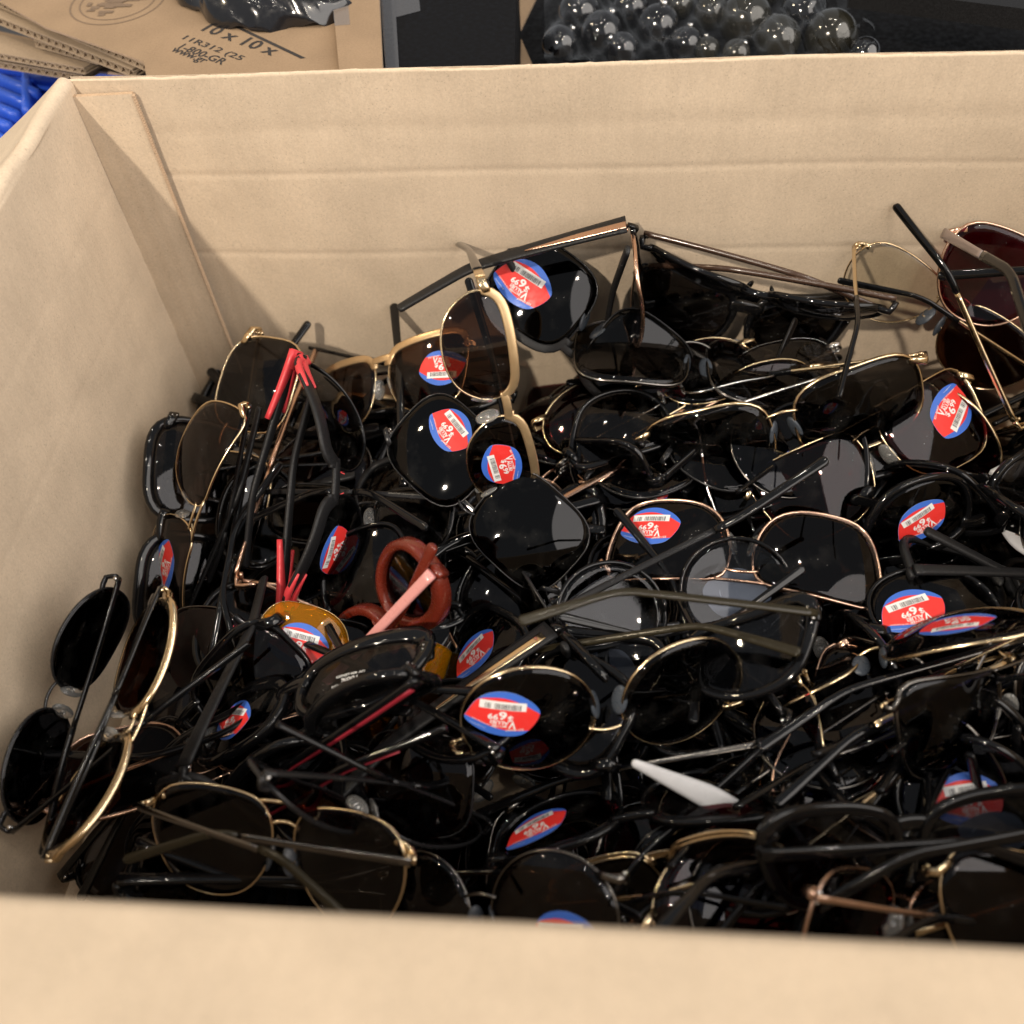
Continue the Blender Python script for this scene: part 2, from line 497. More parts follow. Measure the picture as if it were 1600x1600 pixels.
def frame_mesh(st):
    key = ('frame', WR[0]) + tuple(st[k] for k in ('sh', 'w', 'h', 'gap', 'rim', 'fm', 'hm', 'brow_mat'))
    if key in CACHE: return CACHE[key]
    a, b, e = RIMS[st['rim']]; w, h = st['w'], st['h']; cx = st['gap'] / 2 + w / 2
    P = outline(st['sh'], w, h); mb = MB(); rim = st['rim']
    pl = rim in ('plastic', 'thick', 'thin', 'chunky')
    zmid = -.085
    for s in (1, -1):
        pts = [(s * (x + cx), y, sag(x, y, cx) + zmid) for x, y in P]; sc = []
        ups = []
        for i, (x, y) in enumerate(P):
            k = 1.0
            if pl:
                k = 1 + .55 * max(0, y / (h / 2)) + (.35 * max(0, x / (w / 2)) if st['sh'] == 'cat' else 0)
            sc.append((1.0, k))
            p0, p1 = P[i - 1], P[(i + 1) % NO]
            nx, ny = (p1[1] - p0[1]), -(p1[0] - p0[0]); l = math.hypot(nx, ny)
            ups.append(Vector((s * nx / l, ny / l, 0)))
        # rim grows outward: shift by its half width
        pts = [Vector(p) + u * (a * k[1] * .72) for p, u, k in zip(pts, ups, sc)]
        mb.sweep(pts, ups, ring_prof(b, a, 8, e), 0, closed=True, scale=sc)
        if rim in ('brow', 'sport') or st.get('brow'):
            # heavy top bar along the upper edge
            top = [(i, p) for i, p in enumerate(P) if p[1] > .22 * h]
            top.sort(key=lambda q: q[1][0])
            tp = [Vector((s * (x + cx), y + .10, sag(x, y, cx) - .02)) for i, (x, y) in top]
            tp = [Vector((s * (top[0][1][0] + cx - .35), top[0][1][1] + .15, sag(top[0][1][0], top[0][1][1], cx)))] + tp
            tp.append(hinge_pos(st, s) + Vector((-s * .1, .0, .35)))
            bw = .26 if rim == 'brow' else (.46 if rim == 'sport' else .30)
            n = len(tp)
            sc2 = [(1, .75 + .5 * sin(pi * min(1, i / (n * .5)) / 2)) for i in range(n)]
            mb.sweep(tp, Vector((0, 1, 0)), ring_prof(.09 if rim == 'brow' else .16, bw, 8, .5), 1)
            if rim == 'sport':   # coloured rubber fork wrapping the outer end of the brow
                for dy, w0 in ((.34, .16), (-.36, .20)):
                    q = tp[-8:]
                    mb.sweep([v + Vector((s * .02, dy * (1 - .5 * i / len(q)), .03)) for i, v in enumerate(q)], Vector((0, 1, 0)), ring_prof(.22, 1, 8, .6), 2, scale=[(1, .05 + (w0 - .0) * min(1, i / 3)) for i in range(len(q))])
        # end piece and hinge barrel
        o = max(P, key=lambda p: p[0] + p[1] * .9)
        hp = hinge_pos(st, s)
        a0 = Vector((s * (o[0] + cx - .05), o[1] * .92, sag(o[0], o[1], cx) - .08))
        mid = Vector((hp.x - s * .12, hp.y + .02, (a0.z + .1)))
        ew, ed = (.30, .16) if pl else ((.17, .10) if rim != 'brow' else (.24, .10))
        if rim in ('thick', 'chunky'): ew, ed = .42, .2
        mb.sweep([a0, (a0 + mid) / 2 + Vector((0, .03, .03)), mid, (mid + hp) / 2 + Vector((s * .06, 0, 0)), hp + Vector((s * .05, 0, .06))], Vector((0, 1, 0)), ring_prof(ed, ew, 8, .55), 0 if not st.get('brow') else 1)
        if rim in ('plastic', 'thick', 'chunky'):
            for k in (-.13, .13):
                mb.ellipsoid(mid + Vector((s * .0, k, ed + .01)), (.055, .055, .03), 2, 8, 5)
        for k in (-.17, 0, .17):
            mb.sweep([hp + Vector((-s * .14, k - .07, 0)), hp + Vector((-s * .14, k + .07, 0))], Vector((1, 0, 0)), ring_prof(.10, .10, 8), 2)
    # bridge
    g = st['gap']
    inn = max(P, key=lambda p: -p[0] + p[1] * .55)
    bx = inn[0] + cx
    y0 = inn[1]; z0 = sag(inn[0], inn[1], cx) - .05
    def bar(ya, rise, aa, bb, m, over=.0, ee=1.0):
        pts = []
        for i in range(9):
            t = -1 + 2 * i / 8
            pts.append((t * (bx + over), ya + rise * (1 - t * t), z0 + .12 * (1 - t * t)))
        mb.sweep(pts, Vector((0, 1, 0)), ring_prof(aa, bb, 8, ee), m)
    if pl:
        bar(y0 - .15, .12, .20, .38 if rim != 'thin' else .20, 0, .12, .6)
        for s in (1, -1):     # moulded nose pads
            R = Matrix.Rotation(s * .5, 3, 'Y')
            mb.ellipsoid((s * (g / 2 + .02), -.02 * h, z0 - .38), (.13, .5, .30), 0, rot=R)
    elif rim == 'brow':
        bar(y0 + .02, .06, .06, .24, 1, .25, .5)
    elif rim == 'sport':
        bar(y0 - .1, .1, .15, .3, 1, .3, .6)
    else:
        bar(y0 - .35, .18, .085, .085, 0, .02)
        if st['sh'] in ('aviator', 'nav'):
            top = max(P, key=lambda p: -p[0] * .7 + p[1])
            bx2 = bx; bx = top[0] + cx + .1; bar(top[1] + .06, .05, .085, .085, 0, .0); bx = bx2
    if not pl:
        for s in (1, -1):   # pad arms
            q = Vector((s * (g / 2 + .12), -.02 * h, sag(-w / 2 + .1, 0, cx) - .1))
            e2 = pad_pos(st, s)
            mb.sweep([q, q + Vector((-s * .02, -.16, -.22)), q + Vector((-s * .08, -.05, -.42)), e2], Vector((0, 1, 0)), ring_prof(.035, .035, 6), 2)
    me = mb.mesh("frame", [st['fm'], st['brow_mat'] or st['fm'], st['hm'] or st['fm']])
    CACHE[key] = me
    return me

def pad_pos(st, s):
    return Vector((s * (st['gap'] / 2 - .08), -.04 * st['h'], -.62))

def pad_mesh(st, s):
    key = ('pad', st['pad'], s)
    if key in CACHE: return CACHE[key]
    mb = MB()
    R = Matrix.Rotation(s * .55, 3, 'Y') @ Matrix.Rotation(s * .25, 3, 'Z')
    mb.ellipsoid((0, 0, 0), (.15, .72, .42), 0, 14, 8, R)
    if st['pad'] == 'clear_pad':
        mb.ellipsoid((0, 0, -.0), (.05, .14, .14), 1, 8, 5, R)
    me = mb.mesh("nose_pad", [st['pad'], 'silver'])
    CACHE[key] = me
    return me

# temples, in their own space: the hinge at the origin, the arm running along -z, the ear hook dropping to -y
L1, L2 = 9.2, 4.3
TEMPLES = {  # (height at hinge, at bend, at tip), thickness, where the sleeve starts (None: one material)
 'wire': ((.26, .20, .34), .15, 6.2), 'slim': ((.36, .30, .42), .18, 7.4), 'plastic': ((.62, .46, .62), .30, None), 'wide': ((1.35, .78, .68), .28, None),
 'inlay': ((.80, .52, .55), .30, None), 'sport': ((.75, .45, .50), .32, None), 'flatblack': ((.55, .36, .46), .20, 1.2), 'flat': ((.55, .36, .46), .20, 5.4), 'thinplastic': ((.40, .34, .50), .24, None), 'blade': ((1.1, 1.35, .5), .30, None)}

def temple_path(s, bend, n=26):
    BEND = radians(bend)
    R = []
    for i in range(n + 1):
        l = (L1 + L2) * i / n
        if l < L1 - .9: y, z, th = 0, -l, 0
        else:
            q = min(1, (l - (L1 - .9)) / 1.8)
            th = BEND * q
            dl = (L1 + L2) / n
            py, pz = R[-1][1], R[-1][2]
            y, z = py - sin(th) * dl, pz - cos(th) * dl
        x = s * (.10 - .55 * (l / (L1 + L2)) ** 2)
        R.append((x, y, z, l))
    return R

def temple_meshes(st, s):
    tm = st['tm'] if s == st.get('side', s) else st['fm']
    key = ('temple', st['tt'], tm, st['sm'], st.get('inlay'), s, st['bend'])
    if key in CACHE: return CACHE[key]
    hs, th, js = TEMPLES[st['tt']]; T = temple_path(s, st['bend']); tot = L1 + L2
    def height(l):
        if l < L1: return hs[0] + (hs[1] - hs[0]) * (l / L1) ** .8
        return hs[1] + (hs[2] - hs[1]) * ((l - L1) / L2)
    def tube(l0, l1, m, extra=0, e=.55, tip=True):
        mb = MB(); pts = []; sc = []
        sel = [p for p in T if l0 <= p[3] <= l1]
        if tip:     # rounded end
            last = Vector(sel[-1][:3]); d = (last - Vector(sel[-2][:3])).normalized(); l = sel[-1][3]
            for k in (.10, .18, .23): sel.append((*(last + d * k), l + k))
        n = len(sel)
        for i, p in enumerate(sel):
            hh = height(p[3]) / 2 + extra; k = 1
            if tip: k = (1, .93, .75, .35)[max(0, i - (n - 4))] if i >= n - 4 else 1
            pts.append(p[:3]); sc.append((th / 2 + extra, hh * k))
        mb.sweep(pts, Vector((0, 1, 0)), ring_prof(1, 1, 10, e), 0, scale=sc)
        return mb
    res = {}
    if js is None:
        mb = tube(0, tot, 0)
        res['temple'] = mesh("temple", mb.V, mb.F, tm)
        if st['tt'] == 'sport':     # forked rubber joint on both faces of the arm
            m2 = MB()
            for (ya, yb, wa, wb, lb) in ((.16, .62, .40, .12, 4.2), (-.16, -.58, .34, .10, 3.6)):
                pts = []; sc = []
                for i in range(11):
                    q = i / 10; pts.append((s * .10, ya + (yb - ya) * q ** 1.4, .25 - (lb + .25) * q)); sc.append((th / 2 + .05 - .05 * q, wa + (wb - wa) * q))
                m2.sweep(pts, Vector((0, 1, 0)), ring_prof(1, 1, 8, .45), 0, scale=sc)
            m2.sweep([(s * .10, 0, .3), (s * .10, 0, .0), (s * .10, 0, -.9)], Vector((0, 1, 0)), ring_prof(th / 2 + .08, .42, 8, .6), 0)
            res['inlay'] = mesh("rubber_joint", m2.V, m2.F, 'red_rubber')
        elif st.get('inlay'):
            im, l0, l1, hh, yy = st['inlay']
            m2 = MB(); sel = [p for p in T if l0 <= p[3] <= l1]; pts = []; sc = []
            for i, p in enumerate(sel):
                pts.append((p[0] + s * (th / 2 + .03), p[1] + yy * height(p[3]) / 2, p[2])); q = i / (len(sel) - 1)
                sc.append((.035, hh * height(p[3]) / 2 * (1 if hh > .3 else 1) * (1 - .75 * max(0, q - .5) * 2)))
            m2.sweep(pts, Vector((0, 1, 0)), ring_prof(1, 1, 8, .5), 0, scale=sc)
            res['inlay'] = mesh("temple_inlay", m2.V, m2.F, im)
    else:
        mb = tube(0, js + .6, 0, tip=False)
        # collar where the sleeve begins
        res['temple'] = mesh("temple", mb.V, mb.F, tm)
        mb = tube(js, tot, 0, extra=.045 if th < .2 else .04, e=.75)
        res['sleeve'] = mesh("temple_tip", mb.V, mb.F, st['sm'])
    CACHE[key] = res
    return res

# ---------------------------------------------------------------- the price sticker
TXT = {}
def text_mesh(s, bold=0.0):
    if (s, bold) in TXT: return TXT[(s, bold)]
    c = bpy.data.curves.new("text", 'FONT'); c.body = s; c.offset = bold; c.resolution_u = 2
    o = bpy.data.objects.new("text", c); COL.objects.link(o)
    dg = bpy.context.evaluated_depsgraph_get()
    me = o.evaluated_get(dg).to_mesh()
    V = [tuple(v.co) for v in me.vertices]; F = [tuple(p.vertices) for p in me.polygons]
    o.evaluated_get(dg).to_mesh_clear()
    bpy.data.objects.remove(o); bpy.data.curves.remove(c)
    xs = [v[0] for v in V]; ys = [v[1] for v in V]
    TXT[(s, bold)] = (V, F, min(xs), max(xs), min(ys), max(ys))
    return TXT[(s, bold)]

def smooth_closed(P, it=3):
    for _ in range(it):
        Q = []
        for i in range(len(P)):
            a, b = P[i], P[(i + 1) % len(P)]
            Q += [(a[0] * .75 + b[0] * .25, a[1] * .75 + b[1] * .25), (a[0] * .25 + b[0] * .75, a[1] * .25 + b[1] * .75)]
        P = Q
    return P

ST_OUT = [(.09,-.99),(-.46,-.88),(-.86,-.58),(-1.0,-.37),(-.95,-.14),(-.80,.37),(-.53,.81),(-.14,1.0),(.27,.98),(.71,.70),(.98,.35),(1.0,.14),(.93,-.21),(.75,-.63),(.54,-.88)]
ST_TOP = [(-.56,.63),(-.08,.76),(.45,.60),(.97,.20)]          # upper edge of the red field, left to right
ST_BOT = [(-1.0,-.24),(-.26,-.60),(.23,-.70),(.75,-.60)]
SW, SHh = 1.55, 1.17

def sticker_mesh(st, s, rot, k=1.0, dx=0.0, dy=0.0):
    key = ('sticker', WR[0], st['w'], st['gap'], s, rot, k, dx, dy)
    if key in CACHE: return CACHE[key]
    cx = st['gap'] / 2 + st['w'] / 2; mb = MB(); ca, sa = cos(rot), sin(rot)
    ox, oy = .12 * s + dx, .10 + dy
    def put(V, F, m, h):
        W_ = []
        for x, y in V:
            X, Y = -x * SW * k, -y * SHh * k
            X, Y = X * ca - Y * sa + ox, X * sa + Y * ca + oy
            W_.append((X + s * cx, Y, sag(s * X, Y, cx) + h))
        mb.add(W_, F, m)
    def fan(P, m, h, rings=(.35, .7, 1.0)):
        n = len(P); c = (sum(p[0] for p in P) / n, sum(p[1] for p in P) / n); V = [c]; F = []
        for r in rings: V += [(c[0] + (p[0] - c[0]) * r, c[1] + (p[1] - c[1]) * r) for p in P]
        for i in range(n):
            j = (i + 1) % n
            F.append((0, 1 + i, 1 + j))
            for r in range(len(rings) - 1): F.append((1 + r * n + i, 1 + (r + 1) * n + i, 1 + (r + 1) * n + j, 1 + r * n + j))
        area = sum(P[i][0] * P[(i + 1) % n][1] - P[(i + 1) % n][0] * P[i][1] for i in range(n))
        if area < 0: F = [tuple(reversed(f)) for f in F]
        put(V, F, m, h)
    O = smooth_closed(ST_OUT, 2)
    fan(O, 4, .004); fan(O, 0, .012)
    def interp(L, x):
        for a, b in zip(L, L[1:]):
            if x <= b[0]: 
                t = (x - a[0]) / (b[0] - a[0]); return a[1] + (b[1] - a[1]) * t
        return L[-1][1]
    def curve(L, n=14):
        # quadratic smoothing
        P = L
        for _ in range(2):
            Q = [P[0]]
            for a, b in zip(P, P[1:]): Q += [(a[0] * .75 + b[0] * .25, a[1] * .75 + b[1] * .25), (a[0] * .25 + b[0] * .75, a[1] * .25 + b[1] * .75)]
            P = Q + [P[-1]]
        return P
    top, bot = curve(ST_TOP), curve(ST_BOT)
    # the field between the two bands, its sides following the outline
    left = sorted([p for p in O if p[0] < -.5 and -.24 < p[1] < .63], key=lambda p: p[1])
    right = sorted([p for p in O if p[0] > .5 and -.60 < p[1] < .20], key=lambda p: -p[1])
    # the photo's stickers carry a broad band above and a thinner one below: mirrored copies differ only by turning
    P = bot + list(reversed(right)) + list(reversed(top)) + list(reversed(left))
    P = [(x * .995, y * .995) for x, y in P]
    fan(P, 1, .020)
    # barcode label
    def rect(x0, y0, x1, y1, m, h, n=8, sk=0.0):
        V = []; F = []
        for i in range(n + 1):
            x = x0 + (x1 - x0) * i / n
            V += [(x, y0 + sk * x), (x, y1 + sk * x)]
        for i in range(n): F.append((2 * i, 2 * i + 2, 2 * i + 3, 2 * i + 1))
        put(V, F, m, h)
    rect(-.64, .23, .60, .58, 2, .026, 8, .03)
    rnd = random.Random(4)
    x = -.50
    while x < .46:
        w_ = rnd.choice((.010, .014, .022, .030))
        if not -.34 < x < -.26: rect(x, .25, x + w_, .48, 3, .030, 1, .03)
        x += w_ + rnd.choice((.012, .018, .026))
    def text(s_, cx_, cy, wd, hgt, m=2, bold=0.0, flip=True, sl=0.0, arc=0.0):
        V, F, x0, x1, y0, y1 = text_mesh(s_, bold)
        W_ = []
        for v in V:
            X = (v[0] - (x0 + x1) / 2) / (x1 - x0) * wd; Y = (v[1] - (y0 + y1) / 2) / (y1 - y0) * hgt
            X += sl * Y; Y += arc * X
            X, Y = cx_ + X, cy + Y
            W_.append((X, Y))
        put(W_, F, m, .027)
    return mb, put, text, key

def price_sticker(st, s, rot, k=1.0, dx=0.0, dy=0.0):
    r = sticker_mesh(st, s, rot, k, dx, dy)
    if not isinstance(r, tuple): return r
    mb, put, text, key = r
    # the layout is written the way the sticker is read: label at the foot, so the polygon frame above is turned by half a turn
    def t2(s_, x, y, w_, h_, **kw):
        V, F, x0, x1, y0, y1 = text_mesh(s_, kw.get('bold', 0))
        W_ = []
        for v in V:
            X = (v[0] - (x0 + x1) / 2) / (x1 - x0) * w_; Y = (v[1] - (y0 + y1) / 2) / (y1 - y0) * h_
            Y += kw.get('arc', 0) * X
            W_.append((-(x + X), -(y + Y)))
        put(W_, F, kw.get('m', 2), .028)
    t2("6", .0, .03, .22, .38, bold=.03)
    t2("$", -.21, .12, .15, .28, bold=.02)
    t2("99", .25, .11, .28, .26, bold=.03)
    t2("ALUE!", .06, .35, .50, .17, bold=.03)
    t2("V", -.29, .40, .20, .34, bold=.03)
    t2("BETTER", .06, .50, .40, .10, bold=.02)
    t2("E21-00A07", -.37, .62, .48, .09, arc=.22, bold=.01)
    t2("100% UV Protection", .45, .47, .66, .07, arc=-.42, bold=.0)
    t2("Sunglasses", .62, .60, .42, .055, arc=-.42)
    me = mb.mesh("price_sticker", ['sticker_blue', 'sticker_red', 'sticker_white', 'sticker_ink', 'sticker_back'], smooth=True)
    CACHE[key] = me
    return me

# ---------------------------------------------------------------- one pair
DEF = dict(sh='square', gap=1.2, rim='plastic', fm='black_gloss', hm='silver', brow_mat=None, tint='lens_black', tt='plastic', tm='black_gloss', sm='black_gloss', pad='clear_pad', inlay=None, bend=24)
SIZE = {'aviator': (5.8, 5.0), 'nav': (5.9, 4.7), 'round': (5.7, 5.5), 'square': (5.8, 4.8), 'rect': (6.0, 3.6), 'cat': (6.0, 4.6), 'wrap': (6.6, 4.2), 'hex': (5.9, 5.2), 'oval': (5.8, 4.2), 'pillow': (5.8, 5.2)}

def sunglasses(style, pos, Q, scale, ap, an, label, group=None, sticker=None):
    st = dict(DEF); st.update(style)
    w, h = SIZE[st['sh']]
    st['w'] = style.get('w', w); st['h'] = style.get('h', h)
    WR[0] = style.get('wr', 48.0)
    root = bpy.data.objects.new("sunglasses", None)
    root.empty_display_size = 0.02
    COL.objects.link(root)
    M = Q.to_4x4() @ Matrix.Diagonal((scale, scale, scale, 1))
    M.translation = Vector(pos) * U
    root.matrix_world = M
    tag(root, label, "sunglasses", group)
    link("frame", frame_mesh(st), root)
    for s in (1, -1):
        ln = link("lens", lens_mesh(st, s), root)
        if sticker and sticker[0] == s:
            tag(link("price_sticker", price_sticker(st, s, radians(sticker[1]), *sticker[2:]), root))
        T = temple_meshes(st, s)
        ang = ap if s > 0 else an
        t = link("temple", T['temple'], root, hinge_pos(st, s), (0, s * radians(90 - ang), 0))
        if 'sleeve' in T: link("temple_tip", T['sleeve'], t)
        if 'inlay' in T: link("rubber_joint" if st['tt'] == 'sport' else "temple_inlay", T['inlay'], t)
        if st['rim'] not in ('plastic', 'thick', 'thin', 'sport', 'chunky'):
            link("nose_pad", pad_mesh(st, s), root, pad_pos(st, s))
    return root

# ---------------------------------------------------------------- the carton
D = 39.19          # inside depth, back to front
XR = 58.0          # inside width: the right wall stands outside the picture
ZB = -25.5         # inside bottom
TH = 0.45

def panel(name, fn, nu, nv, thick, mats, parent, label=None):
    """a board: fn(i/nu, j/nv) -> inner surface point and its inward normal; outer skin at thick behind it, raw corrugated rim"""
    mb = MB(); V = []; N = []
    for j in range(nv + 1):
        for i in range(nu + 1):
            p, n = fn(i / nu, j / nv); V.append(Vector(p)); N.append(Vector(n).normalized())
    k = (nu + 1) * (nv + 1)
    A = V + [p - n * thick for p, n in zip(V, N)]
    F = []; M = []
    idx = lambda i, j: j * (nu + 1) + i
    for j in range(nv):
        for i in range(nu):
            q = (idx(i, j), idx(i + 1, j), idx(i + 1, j + 1), idx(i, j + 1))
            F.append(q); M.append(0); F.append(tuple(k + a for a in reversed(q))); M.append(0)
    edge = [idx(i, 0) for i in range(nu)] + [idx(nu, j) for j in range(nv)] + [idx(i, nv) for i in range(nu, 0, -1)] + [idx(0, j) for j in range(nv, 0, -1)]
    A2 = list(A)
    for a, b in zip(edge, edge[1:] + edge[:1]):      # the raw rim keeps its own vertices, so the board's skin shades flat up to the cut
        q = len(A2); A2 += [A[b], A[a], A[k + a], A[k + b]]
        F.append((q, q + 1, q + 2, q + 3)); M.append(1)
    mb.add(A2, F); mb.M = M
    o = link(name, mb.mesh(name, mats), parent)
    # face orientation follows fn; recompute outward
    for p in o.data.polygons: p.use_smooth = (p.material_index == 0)
    if label: o["label"] = label
    return o

box = bpy.data.objects.new("cardboard_box", None); COL.objects.link(box)
box.location = (0, 0, 0)
tag(box, "large open brown cardboard carton full of sunglasses", "cardboard box")

def hash1(x): return (sin(x * 12.9898) * 43758.5453) % 1.0
def wob(x, a, seed=0):
    i = math.floor(x); t = x - i; t = t * t * (3 - 2 * t)
    return a * ((hash1(i + seed) * (1 - t) + hash1(i + 1 + seed) * t) - .5)

def crease(z, z0, w=.28, d=.10):
    return -d * math.exp(-((z - z0) / w) ** 2)

def back_fn(a, b):
    x = -.3 + (XR + .3) * a
    if b < .9:
        z = ZB + (0 - .13 - ZB) * (b / .9)
        off = crease(z, -5.66, .19, .034) + crease(z, -10.9, .19, .032) + crease(z + .05 * sin(x * .4), -3.1, .5, .03) + .10 * sin(x * .13) + .06 * sin(x * .31 + z * .2)
        return (x, 0.0 - off * (1 if z > -20 else .3), z), (0, -1, 0)
    q = (b - .9) / .1 * radians(80)
    off = .10 * sin(x * .13) + .06 * sin(x * .31)
    z = -.13 + .13 * sin(q) + (wob(x * 5.3, .05) + wob(x * 1.9, .06, 3) + wob(x * .25, .16, 7)) * sin(q) + (.004 * (x - 25))
    return (x, -off * 1 + .13 * (1 - cos(q)), z), (0, -cos(q), sin(q))
panel("panel", back_fn, 220, 230, TH, ['kraft', 'kraft_edge'], box)

def left_fn(a, b):
    y = -.02 - (D - .02) * a
    bul = .35 * sin(pi * a) * sin(pi * min(1, b * 1.05))
    if b < .88:
        z = ZB + (-.45 - ZB) * (b / .88)
        off = crease(z, -5.9, .25, .03) + crease(z, -10.9, .25, .03) + crease(z + .55 * y, -17.5, .5, .07) + crease(z + .8 * y, -33.0, .45, .06) + crease(z - .2 * y, -13.5, .8, .06) + .05 * sin(y * .5 + z * .3)
        return (-bul * .5 + off * .5, y, z), (1, 0, 0)
    q = (b - .88) / .12 * radians(127)
    return (-.45 * (1 - cos(q)) + wob(y * .4, .10, 3), y, -.45 + .45 * sin(q) + wob(y * .5, .12, 5)), (cos(q), 0, sin(q))
panel("panel", left_fn, 60, 190, TH, ['kraft_side', 'kraft_edge'], box)

# the left flap, folded outward and hanging
def lflap(a, b):
    y0 = -.02 - (D - .02) * a; y = -.10 - (D - .5) * a + wob(b * 6, .12) * b
    x = -.72 - 9.0 * b * .80 + wob(y0 * .4, .10, 3); z = -.09 - 9.0 * b * .60 + .5 * sin(pi * b * .5) * b + wob(y0 * .5, .12, 5)
    return (x, y, z), (-.60, 0, .80)
panel("flap", lflap, 30, 20, TH, ['kraft', 'kraft_edge'], box)

def right_fn(a, b):
    return (XR, -D * a, ZB + (-ZB) * b), (-1, 0, 0)
panel("panel", right_fn, 8, 8, TH, ['kraft_side', 'kraft_edge'], box)

def front_fn(a, b):
    x = -.3 + (XR + .3) * a
    if b < .88:
        z = ZB + (-.7 - ZB) * (b / .88)
        return (x, -D, z), (0, 1, 0)
    q = (b - .88) / .12 * radians(63)
    return (x, -D - .7 * (1 - cos(q)), -.7 + .7 * sin(q) + wob(x * .2, .08, 11)), (0, cos(q), sin(q))
panel("panel", front_fn, 60, 60, TH, ['kraft', 'kraft_edge'], box)

def fflap(a, b):
    x = -.3 + (XR + .3) * a
    return (x, -D - .382 - 12 * b * .891, -.076 + wob(x * .2, .08, 11) + 12 * b * .454), (0, .454, .891)
panel("flap", fflap, 60, 20, TH, ['kraft', 'kraft_edge'], box)

def bottom_fn(a, b):
    return (XR * a, -D * b, ZB), (0, 0, 1)
panel("panel", bottom_fn, 10, 10, TH, ['kraft', 'kraft_edge'], box)

# the glue tab of the left wall, stuck inside the back wall
def tab_fn(a, b):
    z = -.75 + (ZB + 1 + .75) * b
    x = .0 + (3.05 + .12 * b + wob(z * 3.1, .05, 2) * (a > .99)) * a
    return (x, -.40 - .05 * sin(pi * a) - (.16 * (1 - a) ** 2), z), (0, -1, 0)
panel("glue_tab", tab_fn, 12, 90, .24, ['kraft', 'kraft_edge'], box)
# raw saw-tooth edge of the tab
mb = MB()
for k in range(170):
    z = -.8 - k * .145
    x = 3.05 + .12 * (-z / 25) - .02
    mb.add([(x, -.47, z), (x + .10, -.40, z - .07), (x, -.47, z - .14), (x, -.20, z), (x + .10, -.20, z - .07), (x, -.20, z - .14)], [(0, 1, 2), (0, 3, 4, 1), (1, 4, 5, 2)])
tag(link("tab_edge", mb.mesh("tab_edge", 'kraft_edge', False), box), kind="stuff")

# ---------------------------------------------------------------- behind the carton
def board(name, P, n, thick, mat, edge_mat, parent=None):
    """a flat piece of board: polygon P (world cm), normal n"""
    n = Vector(n).normalized(); k = len(P)
    V = [Vector(p) for p in P] + [Vector(p) - n * thick for p in P]
    F = [tuple(range(k)), tuple(reversed(range(k, 2 * k)))] + [(i, k + i, k + (i + 1) % k, (i + 1) % k) for i in range(k)]
    me = mesh(name, V, F, [mat, edge_mat], [0, 0] + [1] * k, False)
    bm = bmesh.new(); bm.from_mesh(me); bmesh.ops.recalc_face_normals(bm, faces=bm.faces); bm.to_mesh(me); bm.free()
    return link(name, me, parent)

def corrugated(name, p0, p1, down, out, th, amp_n, parent, mat='kraft_liner'):
    """an edge-on strip of corrugated board: two liners and the wavy flute between them. down: thickness direction, out: how deep it runs"""
    p0, p1 = Vector(p0), Vector(p1); down = Vector(down).normalized(); out = Vector(out)
    mb = MB(); t = .07
    for off in (0.0, th - t):
        A = [p0 + down * off, p1 + down * off, p1 + down * (off + t), p0 + down * (off + t)]
        B = [v + out for v in A]
        mb.add(A + B, [(0, 1, 2, 3), (7, 6, 5, 4), (0, 4, 5, 1), (1, 5, 6, 2), (2, 6, 7, 3), (3, 7, 4, 0)])
    n = amp_n * 10; pts = []
    for i in range(n + 1):
        q = i / n
        pts.append(p0.lerp(p1, q) + down * (th / 2 + (th / 2 - t) * sin(q * amp_n * 2 * pi)) + out * .01)
    V = []; F = []
    for p in pts: V += [p - down * .035, p + down * .035, p - down * .035 + out, p + down * .035 + out]
    for i in range(n):
        a, b = 4 * i, 4 * i + 4
        F += [(a, b, b + 1, a + 1), (a, a + 2, b + 2, b), (a + 1, b + 1, b + 3, a + 3)]
    mb.add(V, F)
    return link(name, mb.mesh(name, mat, False), parent)

def flat_text(parent, name, s, o, ux, uy, w, h, mat, bold=.0, lift=.02, clip=None):
    """print lying on a board: o lower left corner, ux/uy unit directions"""
    V, F, x0, x1, y0, y1 = text_mesh(s, bold)
    ux, uy = Vector(ux).normalized(), Vector(uy).normalized(); n = ux.cross(uy)
    W_ = [Vector(o) + ux * ((v[0] - x0) / (x1 - x0) * w) + uy * ((v[1] - y0) / (y1 - y0) * h) + n * lift for v in V]
    return link(name, mesh(name, W_, F, mat, None, False), parent)

ZC = -2.6
other = bpy.data.objects.new("shipping_carton", None); COL.objects.link(other)
other.location = Vector((2, 10, ZC)) * U
tag(other, "printed brown shipping carton lying behind the open box, its cut edges showing", "cardboard box")
def rel(p): return Vector(p) - Vector((2, 10, ZC))
def A(u, v, z=ZC): return rel(at(u, v, z=z))
top = [A(-60, -40), A(0, 2), A(70, 42), A(225, 96), A(230, 130), A(600, 130), A(560, -40)]
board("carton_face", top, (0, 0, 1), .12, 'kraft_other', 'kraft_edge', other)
# layered cut edges along its left end
e0, e1 = at(-40, -18, z=ZC), at(226, 97, z=ZC)
inn = Vector((e1.y - e0.y, -(e1.x - e0.x), 0)).normalized()
if inn.dot(at(300, 40, z=ZC) - e0) < 0: inn = -inn
dwn = (at(100, 80, z=ZC - .6) - at(100, 62, z=ZC)); dwn = Vector((0, -.25, -1))
corrugated("board_edge", rel(e0) + Vector((0, 0, -.13)), rel(e1) + Vector((0, 0, -.13)), dwn, inn * 3, .42, 26, other)
e0b, e1b = at(-40, 12, z=ZC - .8), at(206, 108, z=ZC - .8)
corrugated("board_edge", rel(e0b), rel(e1b), dwn, inn * 3, .50, 22, other)
e0c, e1c = at(52, 62, z=ZC - 1.5), at(150, 90, z=ZC - 1.5)
corrugated("board_edge", rel(e0c), rel(e1c), dwn, inn * 2, .42, 9, other)
